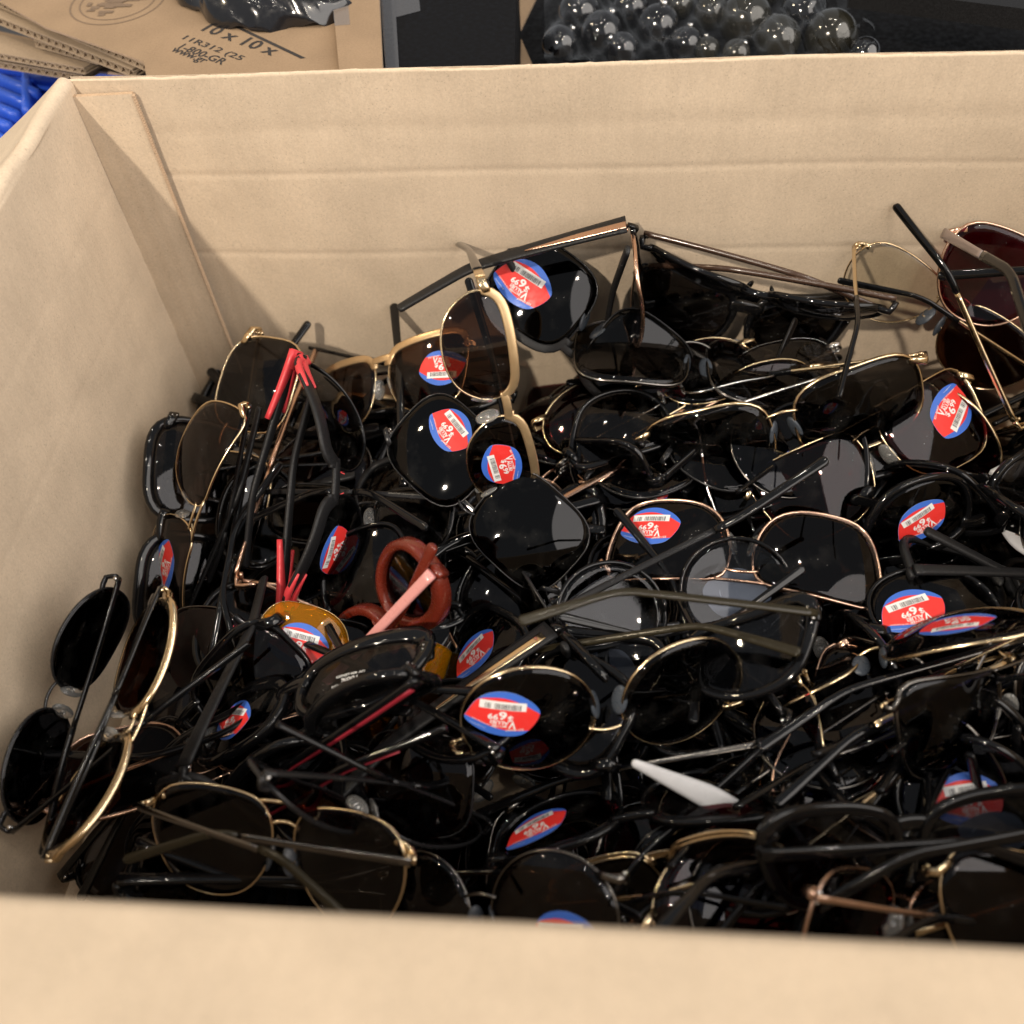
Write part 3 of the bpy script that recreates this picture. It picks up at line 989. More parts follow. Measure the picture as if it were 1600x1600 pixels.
board("carton_side", [rel(at(-40, 40, z=ZC - 3.3)), rel(at(60, 62, z=ZC - 3.3)), rel(at(215, 98, z=ZC - 3.3)), rel(at(240, 120, z=ZC - 3.3)), rel(at(-40, 92, z=ZC - 3.3))], (0, 0, 1), .15, 'kraft_other', 'kraft_edge', other)
e0d, e1d = at(-40, 76, z=ZC - 2.3), at(130, 106, z=ZC - 2.3)
corrugated("board_edge", rel(e0d), rel(e1d), dwn, inn * 2, .40, 15, other)
e0f, e1f = at(-40, 90, z=ZC - 3.0), at(128, 117, z=ZC - 3.0)
corrugated("board_edge", rel(e0f), rel(e1f), dwn, inn * 2, .42, 13, other)
# print on it
def dirs(u0, v0, u1, v1):
    a, b = at(u0, v0, z=ZC), at(u1, v1, z=ZC); ux = (b - a).normalized()
    return a, ux, Vector((0, 0, 1)).cross(ux), (b - a).length
def line_of_print(s, u, v, px, h, bold):
    a, ux, uy, l = dirs(315, 50, 428, 91)
    o = at(u, v, z=ZC); w = l * px / 120
    flat_text(other, "carton_print", s, rel(o), ux, uy, w, h, 'print_ink', bold)
line_of_print("10 x 10 x", 313, 48, 118, .95, .02)
line_of_print("11R312 (25", 281, 63, 98, .62, .015)
line_of_print("1-800-GR", 277, 76, 74, .62, .015)
line_of_print("www.gr", 262, 82, 56, .58, .015)
# printed line beside the bag
mb = MB(); p = [rel(at(365, 42, z=ZC)), rel(at(470, 92, z=ZC)), rel(at(478, 91, z=ZC)), rel(at(372, 41, z=ZC))]
mb.add([v + Vector((0, 0, .02)) for v in p], [(0, 1, 2, 3)]); link("carton_print", mb.mesh("carton_print", 'print_ink', False), other)
# round maker's stamp: rings and broken blocks of print
c0 = rel(at(184, 2, z=ZC)); mb = MB()
sx = (at(249, 8, z=ZC) - at(119, -4, z=ZC)).length / 2
for r, w_ in ((1.0, .035), (.80, .03)):
    n = 60; V = []
    for i in range(n):
        t = 2 * pi * i / n
        for q in (r - w_, r): V.append(c0 + Vector((cos(t) * sx * q, sin(t) * sx * q, .02)))
    mb.add(V, [(2 * i, 2 * ((i + 1) % n), 2 * ((i + 1) % n) + 1, 2 * i + 1) for i in range(n)])
rr = random.Random(9)
for k in range(46):
    t = rr.uniform(0, 2 * pi); q = rr.uniform(0, .62) * sx; w_, h_ = rr.uniform(.12, .5), rr.uniform(.08, .22)
    c = c0 + Vector((cos(t) * q, sin(t) * q, .02 + .0008 * k))
    mb.add([c + Vector((-w_, -h_, 0)), c + Vector((w_, -h_, 0)), c + Vector((w_, h_, 0)), c + Vector((-w_, h_, 0))], [(0, 1, 2, 3)])
link("carton_stamp", mb.mesh("carton_stamp", 'print_ink_pale', False), other)

# black plastic bag lying on the carton
bag = MB(); nx, ny = 90, 26
V = []
for j in range(ny + 1):
    for i in range(nx + 1):
        th = 2 * pi * i / nx; ph = pi / 2 * j / ny
        n = 1 + .05 * sin(5 * th + 2) + .03 * sin(11 * th + 3 * ph)
        V.append((cos(th) * cos(ph) * 6.3 * n, sin(th) * cos(ph) * 4.2 * n, .05 + 2.4 * sin(ph) * (1 + .10 * sin(7 * th) * cos(ph)) + .16 * sin(9 * th + 9 * ph) * cos(ph) + .10 * sin(23 * th + 5 * ph) * cos(ph)))
F = [(j * (nx + 1) + i, j * (nx + 1) + i + 1, (j + 1) * (nx + 1) + i + 1, (j + 1) * (nx + 1) + i) for j in range(ny) for i in range(nx)]
bag.add(V, F)
b = link("plastic_bag", bag.mesh("plastic_bag", 'black_bag'), None, at(408, 22, z=ZC) + Vector((-.4, 2.6, 0)))
b.rotation_euler = (0, 0, -.50)
tag(b, "crumpled glossy black plastic bag lying on the printed carton", "plastic bag")

# upright strip of brown board between the bag and the black boxes
divider = bpy.data.objects.new("cardboard_strip", None); COL.objects.link(divider)
dv0 = at(561, 60, z=-2.0)
divider.location = dv0 * U
tag(divider, "narrow strip of brown cardboard with clear tape, standing between black bag and dark boxes", "cardboard")
def q_(u, v, z=-2.0): return at(u, v, z=z) - dv0
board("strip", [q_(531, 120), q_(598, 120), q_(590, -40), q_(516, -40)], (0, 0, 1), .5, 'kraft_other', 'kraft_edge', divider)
board("tape", [q_(523, 41) + Vector((0, 0, .05)), q_(547, 39) + Vector((0, 0, .05)), q_(540, -40) + Vector((0, 0, .05)), q_(514, -40) + Vector((0, 0, .05))], (0, 0, 1), .03, 'clear_tape', 'clear_tape', divider)
bx = bpy.data.objects.new("black_box", None); COL.objects.link(bx)
b0 = at(700, 60, z=-3.0); bx.location = b0 * U
tag(bx, "matte black box with a strip of clear tape on its left corner", "box")
def r_(u, v, z=-3.0): return at(u, v, z=z) - b0
board("box_top", [r_(598, 130), r_(803, 130), r_(808, -60), r_(592, -60)], (0, 0, 1), 6, 'black_void', 'black_void', bx)
board("tape", [r_(603, 110) + Vector((0, 0, .06)), r_(624, 110) + Vector((0, 0, .06)), r_(619, 28) + Vector((0, 0, .06)), r_(657, 18) + Vector((0, 0, .06)), r_(650, -40) + Vector((0, 0, .06)), r_(590, -40) + Vector((0, 0, .06))], (0, 0, 1), .02, 'clear_tape', 'clear_tape', bx)

# tray of glossy dark baubles
tr = bpy.data.objects.new("bauble_tray", None); COL.objects.link(tr)
t0 = at(1080, 40, z=-8); tr.location = t0 * U
tag(tr, "dark display tray holding glossy black baubles behind the open box", "tray")
def s_(u, v, z): return at(u, v, z=z) - t0
board("tray_base", [s_(806, 120, -9.2), s_(1700, 120, -9.2), s_(1700, -120, -9.2), s_(806, -120, -9.2)], (0, 0, 1), .4, 'black_void', 'black_void', tr)
board("tray_corner", [s_(812, 110, -7.6), s_(836, 110, -7.6), s_(812, 55, -7.6)], (0, 0, 1), .2, 'kraft_other', 'kraft_edge', tr)
board("tray_corner", [s_(812, 48, -7.6), s_(840, -10, -7.6), s_(812, -10, -7.6)], (0, 0, 1), .2, 'kraft_other', 'kraft_edge', tr)
spots = [(905, 22, 30, 0), (940, 52, 30, 0), (985, 14, 26, 0), (1028, 42, 30, 0), (972, 78, 24, 0), (1072, 70, 24, 0), (1105, 78, 18, 1), (1112, 20, 24, 1), (1165, 32, 36, 1), (1215, 62, 32, 1), (1255, 22, 32, 0), (1298, 58, 36, 1), (1062, 8, 20, 1), (1350, 84, 22, 0), (875, 70, 26, 0), (1150, 84, 20, 1), (950, -14, 26, 0), (1060, -22, 28, 0), (1190, -18, 28, 1)]
where = ["at the left end of the tray", "in the front row of the tray, second from the left", "near the back of the tray's left half", "biggest of the left cluster", "low at the tray's front edge", "beside the smoky ones, low in front", "small and smoky, low at the front edge", "smoky, tall in the middle of the tray", "smoky and streaked, right of the tray's middle", "smoky, low in the right half of the front row", "dark, behind the two smoky ones at the right", "large and smoky, last of the front row", "smoky, half hidden at the back", "dark, alone past the right end of the row", "dark, at the tray's left front corner", "small and smoky, between the front rows", "dark, in the back row above the left cluster", "dark, in the back row at the middle", "smoky, in the back row right of the middle"]
for (u, v, r, k), wtxt in zip(spots, where):
    p = at(u, v, z=-7.0); dist = (p - CAM_C).length; rad = r * dist / CAM_F
    mb = MB(); mb.ellipsoid((0, 0, 0), (rad, rad, rad), 0, 28, 16)
    mb.sweep([(0, 0, rad * .97), (0, 0, rad * 1.16)], Vector((1, 0, 0)), ring_prof(rad * .18, rad * .18, 10), 1)
    o = link("bauble", mb.mesh("bauble", ['bauble_smoke' if k else 'bauble_black', 'silver']), None, p)
    o.rotation_euler = (rr.uniform(-1.2, .2), rr.uniform(-.8, .8), 0)
    tag(o, "glossy bauble, " + wtxt, "bauble", "glossy baubles in the tray")
film = MB(); V = []
for j in range(31):
    for i in range(91):
        p = at(850 + 520 * i / 90, -40 + 150 * j / 30, z=-5.6)
        V.append(p - t0 + Vector((0, 0, .22 * sin(i * .55 + j * .3) * cos(j * .4) + .18 * sin(i * .21 + 1.6 * sin(j * .33)) + .35 * sin(i * .13) + .08 * sin(i * 1.3 - j * .9))))
film.add(V, [(j * 91 + i, j * 91 + i + 1, (j + 1) * 91 + i + 1, (j + 1) * 91 + i) for j in range(30) for i in range(90)])
o = link("plastic_film", film.mesh("plastic_film", 'clear_film'), None, t0)
tag(o, "wrinkled clear plastic film drawn over the tray of baubles", "plastic film")
# dark shelf edge top right
sh = board("shelf", [at(1330, -20, z=-4), at(1700, 26, z=-4), at(1700, -80, z=-4), at(1330, -80, z=-4)], (0, 0, 1), 1.2, 'black_matte', 'black_matte')
tag(sh, "dark grey shelf edge above the tray of baubles", "shelf")

# blue plastic crate at the left, ribbed
crate = bpy.data.objects.new("plastic_crate", None); COL.objects.link(crate)
c0 = at(40, 150, z=-9); crate.location = c0 * U
tag(crate, "bright blue ribbed plastic crate beneath the left corner of the open box", "crate")
def k_(u, v, z=-9): return at(u, v, z=z) - c0
board("crate_floor", [k_(-120, 330, -10), k_(200, 330, -10), k_(200, 60, -10), k_(-120, 60, -10)], (0, 0, 1), .4, 'crate_blue', 'crate_blue', crate)
for (u0, v0, u1, v1, w_) in ((-20, 118, 60, 152, 9), (-20, 140, 46, 168, 9), (-20, 164, 30, 186, 9), (-20, 188, 18, 204, 9), (46, 92, 44, 180, 8), (52, 128, 120, 134, 10), (-20, 100, 60, 112, 7), (-20, 212, 10, 224, 9)):
    p0, p1 = k_(u0, v0, -9.4), k_(u1, v1, -9.4); mb = MB()
    hw = w_ / 2 / 13
    mb.sweep([p0, p0.lerp(p1, .33) + Vector((0, -.06, .05)), p0.lerp(p1, .66) + Vector((0, -.06, .05)), p1], Vector((0, 0, 1)), ring_prof(hw, .55, 8, .5))
    link("crate_rib", mb.mesh("crate_rib", 'crate_blue'), crate)
# the counter everything stands on
g = MB(); g.add([(-150, -150, -32), (220, -150, -32), (220, 160, -32), (-150, 160, -32)], [(0, 1, 2, 3)])
tag(link("counter", g.mesh("counter", 'shop_counter', False)), kind="structure")

# ---------------------------------------------------------------- every pair one can make out: place, turn, size, arm angles, sticker, style, label
PAIRS = [
 ([28.91, -2.89, -14.69], [[-0.1044, -0.0664, 0.9923], [0.0215, 0.9974, 0.069], [-0.9943, 0.0285, -0.1027]], 0.973, 2, 70, None,
  {'sh': 'square', 'bend': 20, 'rim': 'wire2', 'brow': True, 'fm': 'rose_gold', 'brow_mat': 'black_gloss', 'tint': 'lens_black', 'tt': 'wide', 'tm': 'black_matte', 'inlay': ('rose_gold', 0.0, 6.2, 0.42, -0.35), 'hm': 'rose_gold'},
  'black sunglasses with gold-inlaid arm stretched along the back wall', 'gold-inlaid open pair by the back wall'),
 ([26.05, -3.71, -13.37], [[-0.8082, -0.5836, 0.0789], [0.3652, -0.6019, -0.7102], [0.4619, -0.5452, 0.6996]], 0.972, 23, -2, (1, 0, 1.15, 1.0, 0.1),
  {'sh': 'pillow', 'w': 5.9, 'h': 5.4, 'rim': 'brow', 'fm': 'black_metal', 'brow_mat': 'black_matte', 'hm': 'black_metal', 'tint': 'lens_solid', 'tt': 'wire', 'tm': 'black_metal', 'sm': 'black_matte', 'pad': 'dark_pad'},
  'large black square aviator with matte black brow and the topmost price sticker', 'black aviator with the topmost sticker'),
 ([21.45, -13.68, -9.65], [[0.1302, 0.9682, 0.2136], [-0.3118, 0.2445, -0.9182], [-0.9412, 0.0529, 0.3337]], 0.881, 40, 82, (1, 0),
  {'sh': 'aviator', 'h': 3.6, 'bend': 5, 'rim': 'brow', 'fm': 'gold', 'brow_mat': 'gold_flat', 'tint': 'lens_brown', 'tt': 'flatblack', 'tm': 'gold_flat', 'sm': 'black_gloss', 'hm': 'gold'},
  'brown aviator with flat gold brow standing on end before the topmost sticker', 'upright brown gold-browed aviator'),
 ([13.74, -5.38, -16.15], [[0.8612, -0.1056, -0.4972], [-0.1504, 0.8815, -0.4477], [0.4856, 0.4603, 0.7432]], 0.887, 8, 59, (1, 0, 1.0, 1.2, -0.1),
  {'sh': 'nav', 'rim': 'brow', 'fm': 'gold', 'brow_mat': 'gold_flat', 'tint': 'lens_brown', 'tt': 'flat', 'tm': 'gold_flat', 'sm': 'black_gloss', 'hm': 'gold'},
  'brown-lensed flat gold-browed aviator lying level, its sticker half covered', 'level brown gold-browed aviator'),
 ([32.22, -4.41, -14.83], [[0.9689, -0.0, 0.2476], [-0.0144, 0.9983, 0.0566], [-0.2472, -0.0584, 0.9672]], 1.075, 8, 8, None,
  {'sh': 'square', 'rim': 'wire2', 'fm': 'gunmetal', 'tint': 'lens_smoke', 'tt': 'wire', 'tm': 'gunmetal', 'sm': 'black_gloss', 'hm': 'silver', 'pad': 'dark_pad'},
  'black sunglasses with thin gunmetal rims lying level below the brown-armed round pair', 'gunmetal-rimmed black pair'),
 ([36.47, -10.07, -14.98], [[0.9563, -0.2883, 0.0478], [0.1552, 0.3627, -0.9189], [0.2476, 0.8862, 0.3916]], 1.113, 23, 32, None,
  {'sh': 'rect', 'h': 4.2, 'rim': 'wire2', 'fm': 'gold', 'tint': 'lens_black', 'tt': 'wire', 'tm': 'gold', 'sm': 'black_gloss', 'hm': 'gold', 'pad': 'dark_pad'},
  'folded pale gold metal frame with narrow black lenses and crossed black-tipped arms', 'folded gold-framed pair'),
 ([34.99, -3.56, -11.58], [[0.9364, -0.1891, -0.2958], [-0.3482, -0.6075, -0.714], [-0.0447, 0.7715, -0.6346]], 0.993, -3, 1, None,
  {'sh': 'oval', 'h': 3.6, 'rim': 'thin', 'fm': 'black_gloss', 'tint': 'lens_grey', 'tt': 'plastic', 'tm': 'brown_plastic', 'hm': 'gunmetal'},
  'folded black-rimmed sunglasses with brown arms, seen from above against the back wall', 'brown-armed folded pair'),
 ([34.71, -1.59, -14.96], [[0.9616, 0.2657, 0.0695], [-0.0068, 0.2759, -0.9612], [-0.2745, 0.9237, 0.2671]], 0.935, -2, -2, None,
  {'sh': 'cat', 'rim': 'plastic', 'tint': 'lens_black'},
  'glossy black plastic sunglasses tucked right under the brown-armed folded pair', 'black plastic pair under the brown-armed pair'),
 ([51.12, -2.16, -12.77], [[-0.9263, 0.3251, 0.1903], [0.3246, 0.4326, 0.8411], [0.1911, 0.8409, -0.5063]], 1.012, 78, 8, None,
  {'sh': 'aviator', 'rim': 'wire2', 'fm': 'rose_gold', 'tint': 'lens_purple', 'tt': 'flat', 'tm': 'lilac_metal', 'sm': 'black_gloss', 'hm': 'rose_gold'},
  'purple-lensed rose gold aviator with a grey metal arm, upper right of the pile', 'purple-lensed aviator in the corner'),
 ([45.45, -1.51, -14.38], [[-0.8378, 0.488, 0.2449], [0.336, 0.1072, 0.9357], [0.4304, 0.8662, -0.2538]], 0.925, 85, 5, None,
  {'sh': 'aviator', 'h': 4.6, 'rim': 'wire', 'fm': 'gold', 'tint': 'lens_clear', 'tint2': 'lens_dkbrown', 'tt': 'wire', 'tm': 'gold', 'sm': 'black_gloss', 'hm': 'gold', 'pad': 'dark_pad'},
  'gold wire aviator with one clear lens, standing by the back wall at right', 'gold wire pair with see-through lens'),
 ([53.53, -5.08, -18.83], [[0.7676, 0.5235, 0.3699], [0.6079, -0.4114, -0.6792], [-0.2034, 0.7461, -0.634]], 0.96, 2, 98, None,
  {'sh': 'aviator', 'bend': 18, 'rim': 'wire', 'fm': 'gold', 'tint': 'lens_dkbrown', 'tt': 'slim', 'tm': 'gold', 'sm': 'black_gloss', 'hm': 'gold'},
  'gold sunglasses whose long black arm tip stands upright against the back wall', 'upright black arm tip at the right'),
 ([16.69, -11.05, -23.59], [[0.2363, 0.9539, 0.185], [0.4437, 0.0635, -0.8939], [-0.8644, 0.2933, -0.4083]], 0.918, 2, 79, None,
  {'sh': 'square', 'bend': 4, 'rim': 'plastic', 'fm': 'black_gloss', 'tint': 'lens_black', 'tt': 'plastic', 'tm': 'black_gloss'},
  'sunglasses whose black arm tip pokes up beside the level brown gold-browed aviator', 'black arm tip at the back wall'),
 ([41.57, -10.64, -15.97], [[0.8664, -0.4837, 0.1236], [0.4717, 0.712, -0.5201], [0.1636, 0.5089, 0.8451]], 1.036, 8, 8, (1, 26, 1.0, 0.9, 0.2),
  {'sh': 'nav', 'rim': 'wire', 'fm': 'gold', 'tint': 'lens_red', 'tt': 'wire', 'tm': 'gold', 'sm': 'black_gloss', 'hm': 'gold'},
  'dark red lensed gold aviator with a steeply tilted sticker, at the right of the pile', 'dark red navigator with tilted sticker'),
 ([33.85, -16.55, -15.81], [[-0.9862, -0.1445, -0.0803], [0.1527, -0.9824, -0.1075], [-0.0634, -0.1183, 0.991]], 0.986, 8, 8, (1, 0, 1.0, 0.95, -0.8),
  {'sh': 'nav', 'w': 6.2, 'rim': 'wire2', 'fm': 'rose_gold', 'tint': 'lens_dkbrown', 'tt': 'wire', 'tm': 'rose_gold', 'sm': 'black_gloss', 'hm': 'rose_gold'},
  'wide rose gold square aviator with brown lenses, sticker seen past a clear nose pad', 'wide rose gold brown-lensed pair'),
 ([20.84, -14.91, -13.85], [[-0.7421, -0.6659, -0.076], [0.5972, -0.6055, -0.5261], [0.3043, -0.4358, 0.847]], 0.889, 8, 35, (1, 0, 1.0, 0.2, -1.3),
  {'sh': 'pillow', 'w': 6.2, 'h': 5.4, 'gap': 0.8, 'rim': 'wire', 'fm': 'black_metal', 'tint': 'lens_solid', 'tt': 'slim', 'tm': 'silver', 'sm': 'black_gloss', 'hm': 'silver'},
  'big black thin-rimmed hexagonal pair mid-pile with a bright glint on the lower lens', 'big black hexagonal pair'),
 ([13.81, -14.02, -14.73], [[0.0159, -0.3754, 0.9267], [0.8308, -0.5108, -0.2211], [0.5564, 0.7734, 0.3037]], 0.875, 20, 0, (-1, 180),
  {'sh': 'wrap', 'gap': 1.3, 'bend': 14, 'wr': 20, 'rim': 'sport', 'fm': 'black_gloss', 'brow_mat': 'black_matte', 'hm': 'red_rubber', 'tint': 'lens_black', 'tt': 'sport', 'tm': 'black_matte', 'inlay': None},
  'black wrap sport sunglasses with bright red arm joints, standing on end', 'red-armed sport pair'),
 ([3.96, -14.5, -16.3], [[-0.3599, 0.6855, -0.6329], [-0.5927, -0.6918, -0.4123], [-0.7205, 0.2268, 0.6553]], 0.958, 8, 8, (1, 0),
  {'sh': 'nav', 'bend': 14, 'rim': 'wire', 'fm': 'gold', 'tint': 'lens_brown', 'tt': 'slim', 'tm': 'black_metal', 'sm': 'black_matte', 'hm': 'gold'},
  'brown-lensed gold navigator leaning on its side against the left carton wall', 'brown gold pair against the left wall'),
 ([6.07, -9.21, -16.96], [[0.1713, -0.9782, -0.1175], [0.844, 0.2072, -0.4946], [0.5082, -0.0144, 0.8611]], 1.152, 8, 8, None,
  {'sh': 'square', 'w': 5.0, 'h': 4.0, 'rim': 'wire', 'fm': 'gold', 'tint': 'lens_black', 'tt': 'wire', 'tm': 'gold', 'sm': 'black_gloss', 'hm': 'gold'},
  'black square lenses with thin gold rim in the back left corner, behind the red-armed pair', 'black gold-rimmed pair in the corner'),
 ([14.73, -19.75, -22.75], [[0.9526, 0.2898, -0.093], [-0.0637, -0.1088, -0.992], [-0.2976, 0.9509, -0.0852]], 1.214, 2, 92, None,
  {'sh': 'aviator', 'bend': 8, 'rim': 'wire', 'fm': 'rose_gold', 'tint': 'lens_black', 'tt': 'flat', 'tm': 'rose_gold', 'sm': 'rose_gold', 'hm': 'rose_gold'},
  'sunglasses with straight flat rose gold arm running under the red-armed sport pair', 'rose gold armed pair'),
 ([4.0, -14.17, -18.66], [[0.0073, -0.8446, 0.5353], [0.866, -0.2623, -0.4257], [0.5, 0.4667, 0.7295]], 0.953, 8, 8, None,
  {'sh': 'square', 'rim': 'plastic', 'tint': 'lens_black'},
  'black plastic sunglasses wedged behind the brown pair at the left wall', 'black plastic pair in the left corner'),
 ([5.89, -28.05, -14.89], [[0.1537, 0.7646, 0.6259], [0.9816, -0.1906, -0.0083], [0.113, 0.6157, -0.7798]], 0.893, 0, 1, None,
  {'sh': 'aviator', 'bend': 14, 'rim': 'wire2', 'brow': True, 'fm': 'gold', 'brow_mat': 'gold', 'tint': 'lens_dkbrown', 'tt': 'slim', 'tm': 'black_gloss', 'sm': 'black_gloss', 'hm': 'gold'},
  'large gold aviator with striped gold brow and black folded arms, front left corner', 'gold aviator with wood-grain brow'),
 ([1.66, -26.34, -15.6], [[-0.1945, -0.0917, -0.9766], [-0.9538, -0.2148, 0.2101], [-0.2291, 0.9723, -0.0457]], 0.917, 37, 8, None,
  {'sh': 'oval', 'w': 5.4, 'h': 4.6, 'bend': 12, 'rim': 'wire', 'fm': 'black_metal', 'tint': 'lens_solid', 'tt': 'slim', 'tm': 'black_gloss', 'sm': 'black_gloss', 'hm': 'silver'},
  'black oval sunglasses propped on the left wall, one ringed arm across the gold aviator', 'black thin-rimmed pair on the left wall'),
 ([15.2, -22.74, -17.69], [[-0.8955, -0.183, 0.4058], [0.0328, -0.9363, -0.3497], [0.4439, -0.2998, 0.8444]], 0.919, 8, 8, (1, -10),
  {'sh': 'nav', 'w': 5.3, 'h': 4.2, 'rim': 'rimless', 'fm': 'gold', 'tint': 'lens_yellow', 'tt': 'wire', 'tm': 'gold', 'sm': 'black_gloss', 'hm': 'gold'},
  'bright yellow lensed sunglasses with inverted sticker, left of the middle', 'yellow-lensed pair'),
 ([12.74, -26.07, -15.06], [[0.8734, -0.0422, -0.4853], [0.122, 0.9834, 0.1341], [0.4716, -0.1763, 0.864]], 0.885, 8, 8, (-1, 160),
  {'sh': 'cat', 'w': 6.6, 'h': 3.8, 'rim': 'thick', 'fm': 'black_gloss', 'tint': 'lens_grey', 'tt': 'plastic', 'tm': 'black_gloss', 'print': 1},
  'thick glossy black cat-eye frame with smoky see-through lens, left of the middle', 'thick black cat-eye with printed lens'),
 ([14.36, -27.41, -15.54], [[-0.7223, -0.574, -0.3856], [-0.2649, -0.2854, 0.9211], [-0.6388, 0.7675, 0.0541]], 0.985, 9, -3, None,
  {'sh': 'rect', 'h': 3.2, 'rim': 'plastic', 'fm': 'black_gloss', 'tint': 'lens_black', 'tt': 'plastic', 'tm': 'black_gloss', 'inlay': ('red_trim', 0.4, 11.5, 0.5, -0.35), 'hm': 'silver'},
  'black sunglasses whose two arms carry textured dark red stripes, front left of the middle', 'red-striped armed pair'),
 ([28.31, -24.05, -21.08], [[0.2427, -0.539, 0.8066], [-0.2562, 0.7663, 0.5892], [-0.9357, -0.3496, 0.0479]], 1.001, 2, 87, None,
  {'sh': 'square', 'bend': 14, 'rim': 'plastic', 'fm': 'black_gloss', 'tint': 'lens_black', 'tt': 'wide', 'tm': 'black_matte', 'inlay': ('gold', 0.1, 6.8, 0.4, -0.35), 'hm': 'gold'},
  'sunglasses with long black arm and engraved gold panel lying diagonally', 'long black arm with gold panel'),
 ([16.64, -20.61, -16.78], [[0.5164, 0.6435, 0.565], [0.1097, -0.704, 0.7016], [0.8493, -0.3003, -0.4342]], 0.913, 17, 2, None,
  {'sh': 'round', 'w': 4.9, 'h': 3.6, 'gap': 1.7, 'bend': 10, 'rim': 'chunky', 'fm': 'rust_plastic', 'tint': 'lens_black', 'tt': 'plastic', 'tm': 'pink_plastic', 'hm': 'gold', 'side': 1},
  'rust red plastic round frame with pink arm and small gold hinge', 'rust-coloured pair'),
 ([27.38, -26.96, -14.16], [[-0.9504, 0.0017, 0.311], [-0.2837, -0.415, -0.8645], [0.1276, -0.9098, 0.3949]], 0.989, 8, 8, (1, 0, 1.0, 1.05, -0.7),
  {'sh': 'round', 'gap': 1.3, 'rim': 'wire', 'fm': 'gold', 'tint': 'lens_black', 'tt': 'wire', 'tm': 'gold', 'sm': 'black_gloss', 'hm': 'gold', 'pad': 'dark_pad'},
  'big round thin gold-rimmed black sunglasses with an upside-down sticker facing the camera', 'round gold-rimmed pair with centre sticker'),
 ([30.41, -23.83, -15.5], [[-0.9196, 0.0062, 0.3928], [0.0537, 0.9925, 0.1099], [-0.3892, 0.1221, -0.913]], 0.932, 4, 36, (1, 0),
  {'sh': 'cat', 'h': 3.8, 'rim': 'plastic', 'fm': 'black_gloss', 'tint': 'lens_grey', 'tt': 'thinplastic', 'tm': 'olive_plastic'},
  'black cat-eye frame seen from behind with a long curved olive arm across the middle', 'olive-armed cat-eye'),
 ([30.31, -19.39, -17.24], [[0.9625, 0.2189, -0.1605], [0.2696, -0.8401, 0.4708], [-0.0317, -0.4964, -0.8675]], 0.915, 8, 8, (1, 0, 1.15),
  {'sh': 'round', 'rim': 'thin', 'fm': 'black_gloss', 'tint': 'lens_light', 'tt': 'thinplastic', 'tm': 'black_gloss'},
  'round black sunglasses seen from behind, pale blue back of a sticker showing through the lens', 'pair showing the pale sticker back'),
 ([46.25, -13.43, -16.68], [[-0.9174, 0.0825, 0.3894], [-0.3857, -0.4266, -0.8181], [0.0987, -0.9007, 0.4231]], 0.922, 8, 8, (1, 20),
  {'sh': 'cat', 'rim': 'plastic', 'fm': 'black_gloss', 'tint': 'lens_black'},
  'glossy black cat-eye with a slanting sticker, above the oval pair at the right', 'glossy black cat-eye with slanting sticker'),
 ([53.4, -14.18, -15.49], [[0.9148, -0.0101, -0.4037], [-0.1718, 0.895, -0.4117], [0.3655, 0.446, 0.817]], 0.972, 8, 8, None,
  {'sh': 'cat', 'rim': 'thick', 'fm': 'white_plastic', 'tint': 'lens_black', 'tm': 'white_plastic'},
  'white plastic cat-eye frame cut off by the right edge of the picture', 'white cat-eye at the right edge'),
 ([46.31, -19.51, -16.48], [[-0.988, 0.0475, 0.1469], [-0.042, -0.9983, 0.0402], [0.1486, 0.0336, 0.9883]], 1.005, 8, 8, (1, 10, 1.0, 1.1, 0.2),
  {'sh': 'oval', 'rim': 'thin', 'fm': 'black_gloss', 'tint': 'lens_black'},
  'flat lying black oval sunglasses with an upside-down sticker, right of the middle', 'flat oval pair with inverted sticker'),
 ([38.75, -22.83, -15.09], [[0.8106, 0.3297, -0.484], [0.0867, 0.7498, 0.656], [0.5792, -0.5737, 0.5792]], 0.996, 8, 8, (1, 0),
  {'sh': 'oval', 'w': 6.4, 'gap': 1.2, 'rim': 'wire', 'fm': 'gold', 'tint': 'lens_black', 'tt': 'wire', 'tm': 'gold', 'sm': 'black_gloss', 'hm': 'gold', 'pad': 'dark_pad'},
  'narrow tilted oval black lenses in thin gold rims, upright sticker on the right one', 'narrow gold-rimmed oval pair'),
 ([44.68, -25.46, -15.41], [[0.8007, -0.0307, 0.5983], [0.4729, 0.6455, -0.5998], [-0.3678, 0.7632, 0.5313]], 0.952, 8, 8, None,
  {'sh': 'nav', 'rim': 'wire2', 'fm': 'gunmetal', 'tint': 'lens_blue', 'tt': 'wire', 'tm': 'gold', 'sm': 'black_gloss', 'hm': 'gold'},
  'blue-black lensed sunglasses with dark gold rim near the right edge', 'blue-black lensed pair'),
 ([49.68, -25.81, -14.0], [[0.7139, 0.0278, -0.6997], [-0.2399, 0.9485, -0.2071], [0.6579, 0.3157, 0.6838]], 0.95, 8, 8, None,
  {'sh': 'cat', 'rim': 'thick', 'fm': 'white_plastic', 'tint': 'lens_black', 'tm': 'white_plastic', 'hm': 'gold'},
  'pearly white and gold framed sunglasses just inside the right edge, lower half', 'pearly framed pair'),
 ([45.56, -28.47, -16.36], [[-0.9539, 0.2006, 0.2234], [-0.24, -0.9565, -0.1661], [0.1803, -0.212, 0.9605]], 0.961, 8, 8, (1, 0),
  {'sh': 'oval', 'rim': 'thin', 'fm': 'black_gloss', 'tint': 'lens_blue'},
  'black sunglasses half hidden under the big cat-eye, blue-topped sticker peeking out', 'half-hidden pair with blue-topped sticker'),
 ([38.68, -31.89, -14.04], [[-0.9772, -0.0289, -0.2106], [-0.1794, 0.6433, 0.7443], [0.1139, 0.7651, -0.6338]], 0.861, 5, 8, (-1, 0),
